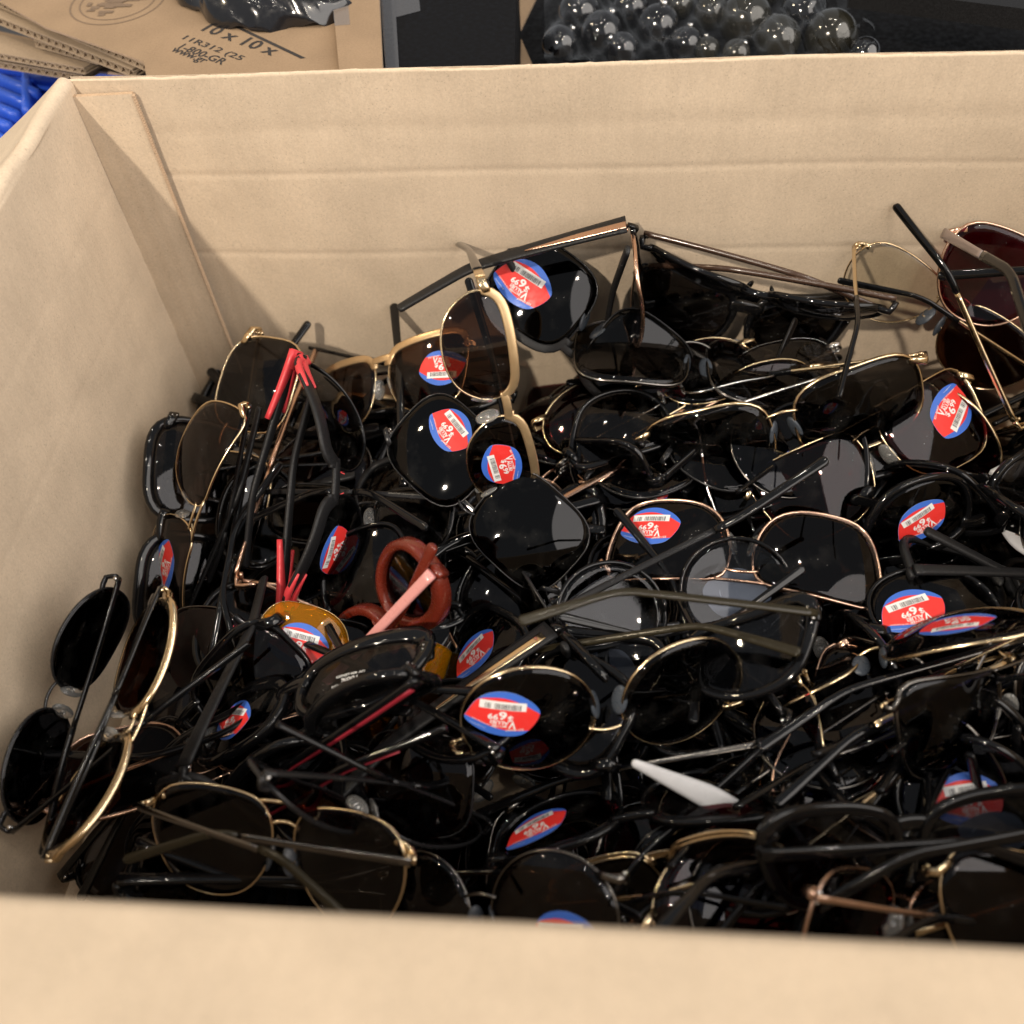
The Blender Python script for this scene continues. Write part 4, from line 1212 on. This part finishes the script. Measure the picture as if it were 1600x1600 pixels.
  {'sh': 'cat', 'w': 6.4, 'rim': 'plastic', 'fm': 'black_gloss', 'tint': 'lens_grey', 'tm': 'black_gloss'},
  'big glossy black cat-eye sunglasses nearest the camera at the front right', 'big black cat-eye at the front'),
 ([37.8, -31.67, -23.03], [[-0.0495, 0.4646, 0.8841], [0.3937, 0.8226, -0.4103], [-0.9179, 0.3278, -0.2236]], 0.758, 2, 101, None,
  {'sh': 'square', 'bend': 6, 'rim': 'plastic', 'fm': 'black_gloss', 'tint': 'lens_black', 'tt': 'blade', 'tm': 'white_plastic'},
  'sunglasses showing only a pointed matte white arm beside the big front cat-eye', 'white pointed arm'),
 ([47.55, -21.42, -21.82], [[-0.0168, -0.3259, 0.9453], [0.2121, 0.9227, 0.3219], [-0.9771, 0.2059, 0.0536]], 0.983, 2, 97, None,
  {'sh': 'square', 'bend': 16, 'rim': 'plastic', 'fm': 'black_gloss', 'tint': 'lens_black', 'tt': 'thinplastic', 'tm': 'black_gloss', 'inlay': ('gunmetal', 0.2, 9.0, 0.4, -0.3)},
  'sunglasses with a thick black blunt-tipped arm slanting down from the right edge', 'thick black arm with blunt tip'),
 ([46.75, -22.45, -22.18], [[-0.0357, -0.4714, 0.8812], [0.1579, 0.868, 0.4707], [-0.9868, 0.1559, 0.0434]], 0.974, 2, 100, None,
  {'sh': 'aviator', 'bend': 14, 'rim': 'wire', 'fm': 'gold', 'tint': 'lens_black', 'tt': 'slim', 'tm': 'gold', 'sm': 'black_gloss', 'hm': 'gold'},
  'sunglasses with thin gold arm slanting below the thick black arm at the right', 'thin gold and black arm'),
 ([28.22, -29.91, -16.01], [[-0.9755, 0.035, -0.217], [-0.1646, -0.7706, 0.6157], [-0.1457, 0.6364, 0.7575]], 0.929, 8, 8, (1, 0, 1.0, 0.9, 0),
  {'sh': 'oval', 'rim': 'thin', 'fm': 'black_gloss', 'tint': 'lens_wine', 'hm': 'rose_gold'},
  'flat black oval sunglasses with an upside-down sticker, below the round gold-rimmed pair', 'flat black oval pair with low sticker'),
 ([35.57, -26.37, -22.32], [[0.0287, -0.1665, 0.9856], [0.2524, 0.9553, 0.154], [-0.9672, 0.2443, 0.0695]], 0.966, 2, 78, None,
  {'sh': 'rect', 'bend': 12, 'rim': 'thin', 'fm': 'black_gloss', 'tint': 'lens_black', 'tt': 'slim', 'tm': 'gunmetal', 'sm': 'black_gloss'},
  'black sunglasses with one long thin gold-edged arm running level under the round pair', 'long thin gold-edged arm'),
 ([30.02, -32.74, -16.47], [[-0.8488, -0.4936, 0.1895], [-0.05, 0.4317, 0.9006], [-0.5263, 0.755, -0.3912]], 0.757, 8, 8, None,
  {'sh': 'nav', 'rim': 'brow', 'fm': 'gold', 'brow_mat': 'gold', 'tint': 'lens_brown', 'tt': 'wire', 'tm': 'gold', 'sm': 'black_gloss', 'hm': 'gold'},
  'gold-browed navigator seen from above with clear nose pads, near the front edge', 'gold-browed pair seen from above'),
 ([22.18, -35.18, -15.63], [[0.8845, -0.1231, -0.4501], [-0.1074, 0.885, -0.4531], [0.4541, 0.4491, 0.7695]], 0.896, 8, 8, (1, 180, 1.0, 0.4, -0.9),
  {'sh': 'round', 'rim': 'wire', 'fm': 'gunmetal', 'tint': 'lens_brown', 'tt': 'wire', 'tm': 'gunmetal', 'sm': 'black_gloss', 'pad': 'dark_pad'},
  'round thin-rimmed black sunglasses at the front edge, sticker cut off by the carton', 'round pair at the front edge'),
 ([14.2, -32.9, -15.35], [[-0.9658, 0.0428, 0.2556], [0.1955, 0.7678, 0.6101], [-0.1702, 0.6392, -0.75]], 0.915, 14, 8, None,
  {'sh': 'aviator', 'rim': 'wire', 'fm': 'gold', 'tint': 'lens_smoke', 'tt': 'slim', 'tm': 'gunmetal', 'sm': 'olive_plastic', 'hm': 'gold', 'pad': 'dark_pad'},
  'thin gold-rimmed black teardrop aviator seen from behind at the front left, grey nose pads', 'thin gold teardrop aviator'),
 ([16.92, -31.53, -15.71], [[0.5629, 0.6693, -0.485], [0.1808, -0.6723, -0.7178], [-0.8065, 0.3163, -0.4995]], 0.934, 8, 8, None,
  {'sh': 'rect', 'rim': 'wire2', 'fm': 'black_metal', 'tint': 'lens_red', 'tt': 'slim', 'tm': 'black_metal', 'sm': 'black_gloss'},
  'black sunglasses seen edge-on with one clear nose pad, right of the front left aviator', 'edge-on black pair'),
 ([17.87, -24.9, -17.4], [[0.8175, -0.5633, 0.12], [-0.5153, -0.8085, -0.2842], [0.2571, 0.1705, -0.9512]], 1.012, 4, 8, None,
  {'sh': 'oval', 'rim': 'thin', 'fm': 'black_gloss', 'tint': 'lens_black', 'tt': 'thinplastic', 'tm': 'black_gloss'},
  'narrow thin black folded frame left of the round gold-rimmed pair', 'narrow black folded pair'),
 ([15.49, -28.56, -18.07], [[0.9013, 0.0198, -0.4327], [-0.2342, 0.8626, -0.4484], [0.3643, 0.5055, 0.7822]], 0.932, 8, 8, None,
  {'sh': 'square', 'rim': 'wire', 'fm': 'black_metal', 'tint': 'lens_brown', 'tt': 'wire', 'tm': 'black_metal', 'sm': 'black_gloss'},
  'brown-lensed black sunglasses showing beneath the red-striped arms', 'brown lens under the red stripes'),
 ([11.24, -31.43, -20.44], [[0.5861, 0.8002, -0.1271], [-0.0991, -0.0849, -0.9914], [-0.8041, 0.5937, 0.0296]], 0.839, 2, 88, None,
  {'sh': 'square', 'rim': 'plastic', 'fm': 'black_matte', 'tint': 'lens_black', 'tt': 'wide', 'tm': 'black_matte'},
  'sunglasses with a thick matte black arm below the red-armed sport pair', 'thick matte black arm'),
 ([7.91, -26.5, -18.78], [[0.6558, -0.7461, -0.1153], [0.4838, 0.5326, -0.6945], [0.5796, 0.3997, 0.7102]], 0.938, 8, 8, None,
  {'sh': 'square', 'rim': 'thin', 'fm': 'black_gloss', 'tint': 'lens_black'},
  'large plain black square sunglasses between the gold aviator and the yellow pair', 'large plain black lens'),
 ([30.02, -4.91, -16.95], [[0.9799, -0.0845, -0.1808], [0.0761, 0.9957, -0.0534], [0.1845, 0.0385, 0.9821]], 0.973, 8, 19, None,
  {'sh': 'square', 'rim': 'thin', 'fm': 'black_gloss', 'tint': 'lens_black', 'tt': 'wide', 'tm': 'black_matte', 'inlay': ('rose_gold', 0.2, 6.5, 0.35, 0.1), 'hm': 'rose_gold'},
  'black square sunglasses with a wide gold-striped arm under the gunmetal-rimmed pair', 'black pair with gold temple block'),
 ([28.69, -10.16, -22.7], [[-0.0307, 0.397, 0.9173], [0.1296, -0.9084, 0.3975], [0.9911, 0.1311, -0.0235]], 0.821, 72, 2, None,
  {'sh': 'square', 'rim': 'wire2', 'fm': 'rose_gold', 'tint': 'lens_black', 'tt': 'flat', 'tm': 'rose_gold', 'sm': 'black_gloss', 'hm': 'rose_gold'},
  'sunglasses with rose gold hinge corner and arm behind the big hexagonal lens', 'rose gold cornered pair'),
 ([32.65, -10.84, -18.14], [[-0.9871, 0.1485, 0.0592], [-0.1595, -0.9383, -0.3069], [0.01, -0.3124, 0.9499]], 0.966, 8, 8, (1, 0),
  {'sh': 'nav', 'rim': 'thin', 'fm': 'black_gloss', 'tint': 'lens_black'},
  'black sunglasses with an upside-down sticker just above the wide rose gold pair', 'pair with sticker under the wide rose gold one'),
 ([22.88, -23.84, -16.74], [[-0.6933, -0.4809, -0.5368], [0.6034, -0.7946, -0.0674], [-0.3941, -0.3706, 0.841]], 0.944, 8, 8, (1, 60),
  {'sh': 'square', 'rim': 'plastic', 'fm': 'black_gloss', 'tint': 'lens_blue'},
  'glossy black sunglasses with a sideways sticker beside the gold-panelled arm', 'black pair with sideways sticker'),
 ([14.03, -13.51, -18.45], [[-0.919, 0.1043, 0.3803], [0.2576, 0.8889, 0.3787], [-0.2985, 0.446, -0.8438]], 0.935, 8, 8, None,
  {'sh': 'rect', 'rim': 'wire', 'fm': 'black_metal', 'tint': 'lens_black', 'tt': 'slim', 'tm': 'black_metal', 'sm': 'black_gloss'},
  'dark narrow sunglasses with one clear nose pad, right of the red-armed pair', 'dark pair with clear nose pad'),
 ([18.99, -16.92, -18.73], [[-0.9642, -0.231, -0.1298], [0.2594, -0.9232, -0.2835], [-0.0544, -0.307, 0.9501]], 0.952, 8, 8, (1, 0),
  {'sh': 'nav', 'rim': 'thin', 'fm': 'black_gloss', 'tint': 'lens_black'},
  'black sunglasses with a sticker peeking out above the rust red frame', 'pair under the rust frame'),
 ([11.61, -18.14, -18.4], [[-0.8485, 0.2108, -0.4853], [-0.0172, -0.9277, -0.373], [-0.5289, -0.3082, 0.7908]], 0.932, 8, 8, (1, 0),
  {'sh': 'nav', 'rim': 'thin', 'fm': 'black_gloss', 'tint': 'lens_black'},
  'black sunglasses with a sticker just below the lower red arm joint', 'pair under the lower red joint'),
 ([45.57, -34.03, -15.87], [[0.9119, 0.0793, 0.4026], [0.1221, 0.8842, -0.4509], [-0.3918, 0.4603, 0.7966]], 0.933, 8, 8, None,
  {'sh': 'aviator', 'rim': 'wire', 'fm': 'gold', 'tint': 'lens_brown', 'tt': 'wire', 'tm': 'gold', 'sm': 'black_gloss', 'hm': 'gold'},
  'brown-lensed sunglasses in the front right corner of the picture', 'brown pair in the front right corner'),
 ([38.16, -34.11, -16.0], [[-0.7635, 0.2569, -0.5925], [-0.1536, 0.8189, 0.5531], [0.6272, 0.5133, -0.5858]], 0.948, 8, 8, None,
  {'sh': 'rect', 'rim': 'wire', 'fm': 'rose_gold', 'tint': 'lens_red', 'tt': 'wire', 'tm': 'rose_gold', 'sm': 'black_gloss', 'pad': 'clear_pad'},
  'dark sunglasses with two nose pads upright at the front edge below the big cat-eye', 'pair with two pads at the front edge'),
 ([37.81, -10.32, -16.61], [[-0.9551, 0.2961, 0.0019], [-0.2815, -0.9061, -0.3157], [-0.0918, -0.302, 0.9489]], 0.999, 8, 8, None,
  {'sh': 'rect', 'rim': 'thin', 'fm': 'black_gloss', 'tint': 'lens_black'},
  'narrow black sunglasses under the folded gold frame', 'narrow black pair under the gold frame'),
 ([22.95, -18.98, -23.12], [[0.0473, 0.4431, -0.8952], [0.1943, -0.8832, -0.4268], [-0.9798, -0.1538, -0.1278]], 1.075, 2, 99, None,
  {'sh': 'nav', 'bend': 8, 'rim': 'wire', 'fm': 'black_metal', 'tint': 'lens_black', 'tt': 'slim', 'tm': 'black_metal', 'sm': 'black_gloss'},
  'black sunglasses with long thin wire arm rising right from beneath the hexagonal lens', 'long thin black wire arm'),
 ([47.33, -11.1, -16.97], [[0.3537, 0.9025, 0.2457], [-0.7952, 0.1519, 0.587], [0.4924, -0.403, 0.7714]], 0.95, 8, 1, None,
  {'sh': 'cat', 'rim': 'plastic', 'fm': 'black_gloss', 'tint': 'lens_black', 'tt': 'plastic', 'tm': 'black_gloss', 'inlay': ('rose_gold', 0.2, 5.5, 0.2, -0.5), 'hm': 'rose_gold'},
  'black cat-eye sunglasses with a rose edged arm left of the white frame', 'black cat-eye with rose hinge'),
 ([53.81, -4.49, -23.18], [[0.0358, -0.4581, 0.8882], [0.1356, 0.8827, 0.4499], [-0.9901, 0.1044, 0.0938]], 1.011, 2, 88, None,
  {'sh': 'square', 'rim': 'plastic', 'fm': 'black_gloss', 'tint': 'lens_black', 'tt': 'thinplastic', 'tm': 'black_gloss'},
  'sunglasses with straight black arm slanting beneath the tilted sticker', 'straight black arm by the tilted sticker'),
 ([37.04, -33.51, -22.2], [[-0.2824, -0.4738, 0.8341], [-0.2753, 0.8729, 0.4027], [-0.9189, -0.116, -0.377]], 0.914, 2, 102, None,
  {'sh': 'rect', 'rim': 'plastic', 'fm': 'black_gloss', 'tint': 'lens_black', 'tt': 'plastic', 'tm': 'black_gloss', 'inlay': ('gunmetal', 0.2, 9.5, 0.3, 0)},
  'sunglasses with silver-edged black arm at the front edge, right of the gold brow', 'silver-edged black arm at the front'),
]

for (p, q, s, ap, an, stk, st, label, short) in PAIRS:
    if stk: stk = (stk[0], stk[1] + 9 * sin(p[0] * 7.1 + p[1] * 3.3), *stk[2:])       # stuck on by hand, never quite straight
    root = sunglasses(st, p, Matrix(q), s, ap, an, label, "sunglasses in the carton", stk)
    if st.get('print'):                      # small white maker's print on the right lens
        mb = MB(); cx = st.get('gap', 1.2) / 2 + st['w'] / 2
        for s_, x0_, y0_, w_, h_ in (("UV PROTECTION", -.95, .42, 1.9, .15), ("100%", -.45, .12, .9, .22), ("UV 400 LENSES", -.8, -.12, 1.6, .14)):
            V, F, xa_, xb_, ya_, yb_ = text_mesh(s_, .01)
            W_ = []
            for v in V:
                X = x0_ + (v[0] - xa_) / (xb_ - xa_) * w_; Y = y0_ + (v[1] - ya_) / (yb_ - ya_) * h_
                W_.append((cx - X, -Y, sag(-X, -Y, cx) + .012))
            mb.add(W_, F)
        link("lens_print", mb.mesh("lens_print", 'sticker_white'), root)

# ---------------------------------------------------------------- the pairs underneath, of which only dark edges show
rnd = random.Random(21)
def pile_z(x, y):
    z = -16.6 - 3.2 * math.exp(-((x - 3) / 6) ** 2 - ((y + 4) / 7) ** 2) + 1.0 * math.exp(-((x - 34) / 9) ** 2 - ((y + 3) / 6) ** 2)
    return z + .8 * math.exp(-((y + 34) / 10) ** 2)
KINDS = [
 (dict(sh='square', rim='plastic'), 'black square plastic'), (dict(sh='nav', rim='wire', fm='gunmetal', tt='wire', tm='gunmetal', hm='silver', tint='lens_wine'), 'dark metal wine-lensed'),
 (dict(sh='cat', rim='plastic'), 'glossy black cat-eye'), (dict(sh='oval', rim='thin', tt='thinplastic'), 'thin black oval'),
 (dict(sh='aviator', rim='wire', fm='gunmetal', tt='slim', tm='gunmetal', pad='dark_pad'), 'dark metal aviator'), (dict(sh='round', rim='wire', fm='black_metal', tt='wire', tm='black_metal'), 'round thin-rimmed black'),
 (dict(sh='rect', rim='plastic', fm='black_matte', tm='black_matte'), 'matte black narrow'), (dict(sh='nav', rim='wire2', fm='rose_gold', tint='lens_dkbrown', tt='wire', tm='rose_gold', hm='rose_gold'), 'rose gold brown-lensed'),
]
HERO = [(Vector(p), short) for (p, q, s, ap, an, stk, st, label, short) in PAIRS]
used = set()
def filler(x, y, z, k, up_bias):
    st, word = KINDS[k]
    n = Vector((rnd.gauss(0, .28), rnd.gauss(-.1, .28), up_bias * rnd.choice((1, 1, -1)))).normalized()
    xa = Vector((cos(rnd.uniform(0, 6.28)), sin(rnd.uniform(0, 6.28)), 0)); xa = (xa - n * xa.dot(n)).normalized()
    ya = n.cross(xa)
    Q = Matrix((xa, ya, n)).transposed()
    near = sorted(HERO, key=lambda h: (h[0] - Vector((x, y, z))).length)
    label = None
    for hq in near[:6]:
        for form in ("%s sunglasses buried beneath the %s",):
            t = form % (word, hq[1])
            if t not in used: label = t; break
        if label: break
    used.add(label)
    stk = None
    return sunglasses(st, (x, y, z), Q, rnd.uniform(.93, 1.03), rnd.choice((4, 6, 8, 12)), rnd.choice((4, 6, 8, 10)), label, "sunglasses in the carton", stk)
i = 0
for (dz, sp, off) in ((-3.4, 6.6, 0), (-5.8, 8.2, 3.3)):
    y = -3.5 - off * .4
    while y > -36:
        x = 6.5 + rnd.uniform(0, 3)
        while x < 52:
            px, py = x + rnd.uniform(-1.2, 1.2), y + rnd.uniform(-1, 1)
            z = max(pile_z(px, py) + dz + rnd.uniform(-.6, .4), -23)
            filler(px, py, z, (i * 3 + i // 8) % len(KINDS), 1.0)
            i += 1
            x += sp
        y -= sp * .92

# ---------------------------------------------------------------- thin wire frames tangled in between the larger pairs
def photo_px(p):
    q = CAM_R.transposed() @ (Vector(p) - CAM_C)
    return 800 + CAM_F * q.x / -q.z, 800 - CAM_F * q.y / -q.z
CLEAR = []                                   # the middles and outlines of lenses that lie open on top of the pile
for (p, q, s, ap, an, stk, st, label, short) in PAIRS:
    w, h = SIZE[st['sh']]; w = st.get('w', w); g_ = st.get('gap', 1.2)
    if stk and pile_z(p[0], p[1]) - .9 < p[2]:
        c = Vector(p) + s * (Matrix(q) @ Vector((stk[0] * (g_ / 2 + w / 2), 0, 0)))
        CLEAR.append((c, 1.9))
for (u, v, r) in ((825, 828, 2.9), (845, 455, 2.9), (1278, 868, 3.0), (470, 1000, 1.9), (655, 912, 2.4), (743, 545, 2.6), (1070, 1080, 2.6), (340, 1305, 2.8), (560, 1358, 2.6), (852, 1400, 2.6), (230, 1035, 1.8), (150, 1240, 2.0), (545, 1055, 2.6), (318, 700, 2.2), (400, 580, 2.0), (500, 760, 3.2)):
    CLEAR.append((at(u, v, z=-15.5), r))
CLEARPX = [(photo_px(c), r * CAM_F / (c - CAM_C).length) for c, r in CLEAR]
THIN = [
 (dict(sh='nav', rim='wire', fm='gunmetal', tint='lens_smoke', tt='slim', tm='gunmetal', hm='silver'), 'thin gunmetal smoky-lensed'),
 (dict(sh='oval', rim='wire', fm='gold', tint='lens_wine', tt='wire', tm='gold', hm='gold'), 'thin gold wine-lensed'),
 (dict(sh='aviator', rim='wire', fm='black_metal', tint='lens_brown', tt='slim', tm='black_gloss', hm='silver'), 'thin black brown-lensed'),
 (dict(sh='rect', rim='rimless', fm='silver', tint='lens_smoke', tt='wire', tm='silver', hm='silver'), 'rimless silver-armed'),
 (dict(sh='nav', rim='wire', fm='rose_gold', tint='lens_dkbrown', tt='wire', tm='rose_gold', hm='rose_gold'), 'thin rose gold'),
 (dict(sh='cat', rim='thin', fm='black_gloss', tint='lens_smoke', tt='thinplastic', tm='black_gloss'), 'thin black smoky cat-eye'),
 (dict(sh='round', rim='wire', fm='gunmetal', tint='lens_blue', tt='slim', tm='gunmetal', hm='silver', pad='dark_pad'), 'round dark metal blue-lensed'),
]
rnd = random.Random(77)
made = 0; tries = 0
while made < 48 and tries < 16000:
    tries += 1
    x, y = rnd.uniform(9, 50), rnd.uniform(-36, -5)
    z = pile_z(x, y) + rnd.uniform(-1.3, .2)
    n = Vector((rnd.gauss(0, .5), rnd.gauss(-.1, .5), rnd.choice((1, .8, -.8)))).normalized()
    a = radians(rnd.gauss(33, 22)) + rnd.choice((0, pi))
    xa = Vector((cos(a), sin(a), rnd.gauss(0, .25))); xa = (xa - n * xa.dot(n)).normalized(); ya = n.cross(xa)
    Q = Matrix((xa, ya, n)).transposed()
    st, word = THIN[made % len(THIN)]
    full = dict(DEF); full.update(st); full['w'], full['h'] = SIZE[st['sh']]
    ap, an = rnd.choice((4, 10, 25, 50)), rnd.choice((4, 12, 30))
    pts = []
    for s in (1, -1):
        cx = full['gap'] / 2 + full['w'] / 2
        pts += [Vector((s * (cx + ox), oy, 0)) for ox, oy in outline(st['sh'], full['w'], full['h'])[::3]] + [Vector((s * cx, 0, 0))]
        aa = radians(ap if s > 0 else an); hp = hinge_pos(full, s)
        pts += [hp + Vector((-s * cos(aa), 0, -sin(aa))) * (13 * k / 10) + Vector((0, -1.7 * max(0, k - 7) / 3, 0)) for k in range(11)]
    ok = True
    for p in pts:
        wv = Vector((x, y, z)) + Q @ p
        if not (1.2 < wv.x < 57 and -38 < wv.y < -1.0 and wv.z > ZB + 1 and wv.z < pile_z(wv.x, wv.y) + 1.6): ok = False; break
        u, v = photo_px(wv)
        if any((u - c[0]) ** 2 + (v - c[1]) ** 2 < r * r for c, r in CLEARPX): ok = False; break
    if not ok: continue
    label = None
    for hq in sorted(HERO, key=lambda h: (h[0] - Vector((x, y, z))).length)[:8]:
        t = "%s sunglasses tangled in beside the %s" % (word, hq[1])
        if t not in used and len(t.split()) <= 16: label = t; break
    used.add(label)
    sunglasses(st, (x, y, z), Q, rnd.uniform(.92, 1.02), ap, an, label, "sunglasses in the carton")
    made += 1

# ---------------------------------------------------------------- pairs with their fronts sunk in the pile and one long arm lying on top
ARMS = [
 (dict(sh='nav', rim='wire', fm='gunmetal', tint='lens_smoke', tt='slim', tm='gunmetal', hm='silver'), 'thin dark metal arm'),
 (dict(sh='rect', rim='thin', fm='black_gloss', tint='lens_black', tt='thinplastic', tm='black_gloss'), 'slim glossy black arm'),
 (dict(sh='oval', rim='wire', fm='gold', tint='lens_wine', tt='slim', tm='gold', hm='gold'), 'pale gold arm with black tip'),
 (dict(sh='rect', rim='wire', fm='silver', tint='lens_blue', tt='slim', tm='silver', hm='silver'), 'silver arm with black tip'),
 (dict(sh='cat', rim='thin', fm='black_gloss', tint='lens_brown', tt='thinplastic', tm='black_gloss', inlay=('gunmetal', .2, 9.0, .4, 0)), 'black arm with metal strip'),
]
made = 0; tries = 0
while made < 26 and tries < 20000:
    tries += 1
    x, y = rnd.uniform(14, 52), rnd.uniform(-36, -5)
    z = pile_z(x, y) + rnd.uniform(-.6, .5)
    a = radians(rnd.gauss(33, 14)); flip = rnd.choice((1, 1, -1))
    n = Vector((cos(a) * flip, sin(a) * flip, rnd.gauss(-.08, .08))).normalized()
    side = rnd.choice((1, -1))
    xa = Vector((-sin(a) * side, cos(a) * side, 0)) * .84 + Vector((0, 0, -.54)); xa = (xa - n * xa.dot(n)).normalized()
    Q = Matrix((xa, n.cross(xa), n)).transposed()
    st, word = ARMS[made % len(ARMS)]
    full = dict(DEF); full.update(st); full['w'], full['h'] = SIZE[st['sh']]
    WR[0] = 48.0
    hp = hinge_pos(full, -1)
    pos = Vector((x, y, z)) - Q @ hp
    arm = [hp + Vector((.05, -1.4 * max(0, k - 7) / 3, -13.2 * k / 10)) for k in range(11)]
    front = [Vector((s * (full['gap'] + full['w']) / 2 + ox, oy, 0)) for s in (1, -1) for ox, oy in outline(st['sh'], full['w'], full['h'])[::4]]
    ok = True
    for k, p in enumerate(arm + front):
        wv = pos + Q @ p
        if not (1.2 < wv.x < 57 and -38 < wv.y < -1.0 and wv.z > ZB + .5): ok = False; break
        over = wv.z - pile_z(wv.x, wv.y)
        if k < 11 and not -1.6 < over < 2.4: ok = False; break
        if k >= 11 and over > 1.6: ok = False; break
        if over < -1.0: continue
        u, v = photo_px(wv)
        if any((u - c[0]) ** 2 + (v - c[1]) ** 2 < r * r for c, r in CLEARPX): ok = False; break
    if not ok: continue
    label = None
    for hq in sorted(HERO, key=lambda h: (h[0] - Vector((x, y, z))).length)[:8]:
        t = "sunglasses with a %s lying beside the %s" % (word, hq[1])
        if t not in used and len(t.split()) <= 16: label = t; break
    used.add(label)
    sunglasses(st, pos, Q, 1.0, 3, 88, label, "sunglasses in the carton")
    made += 1
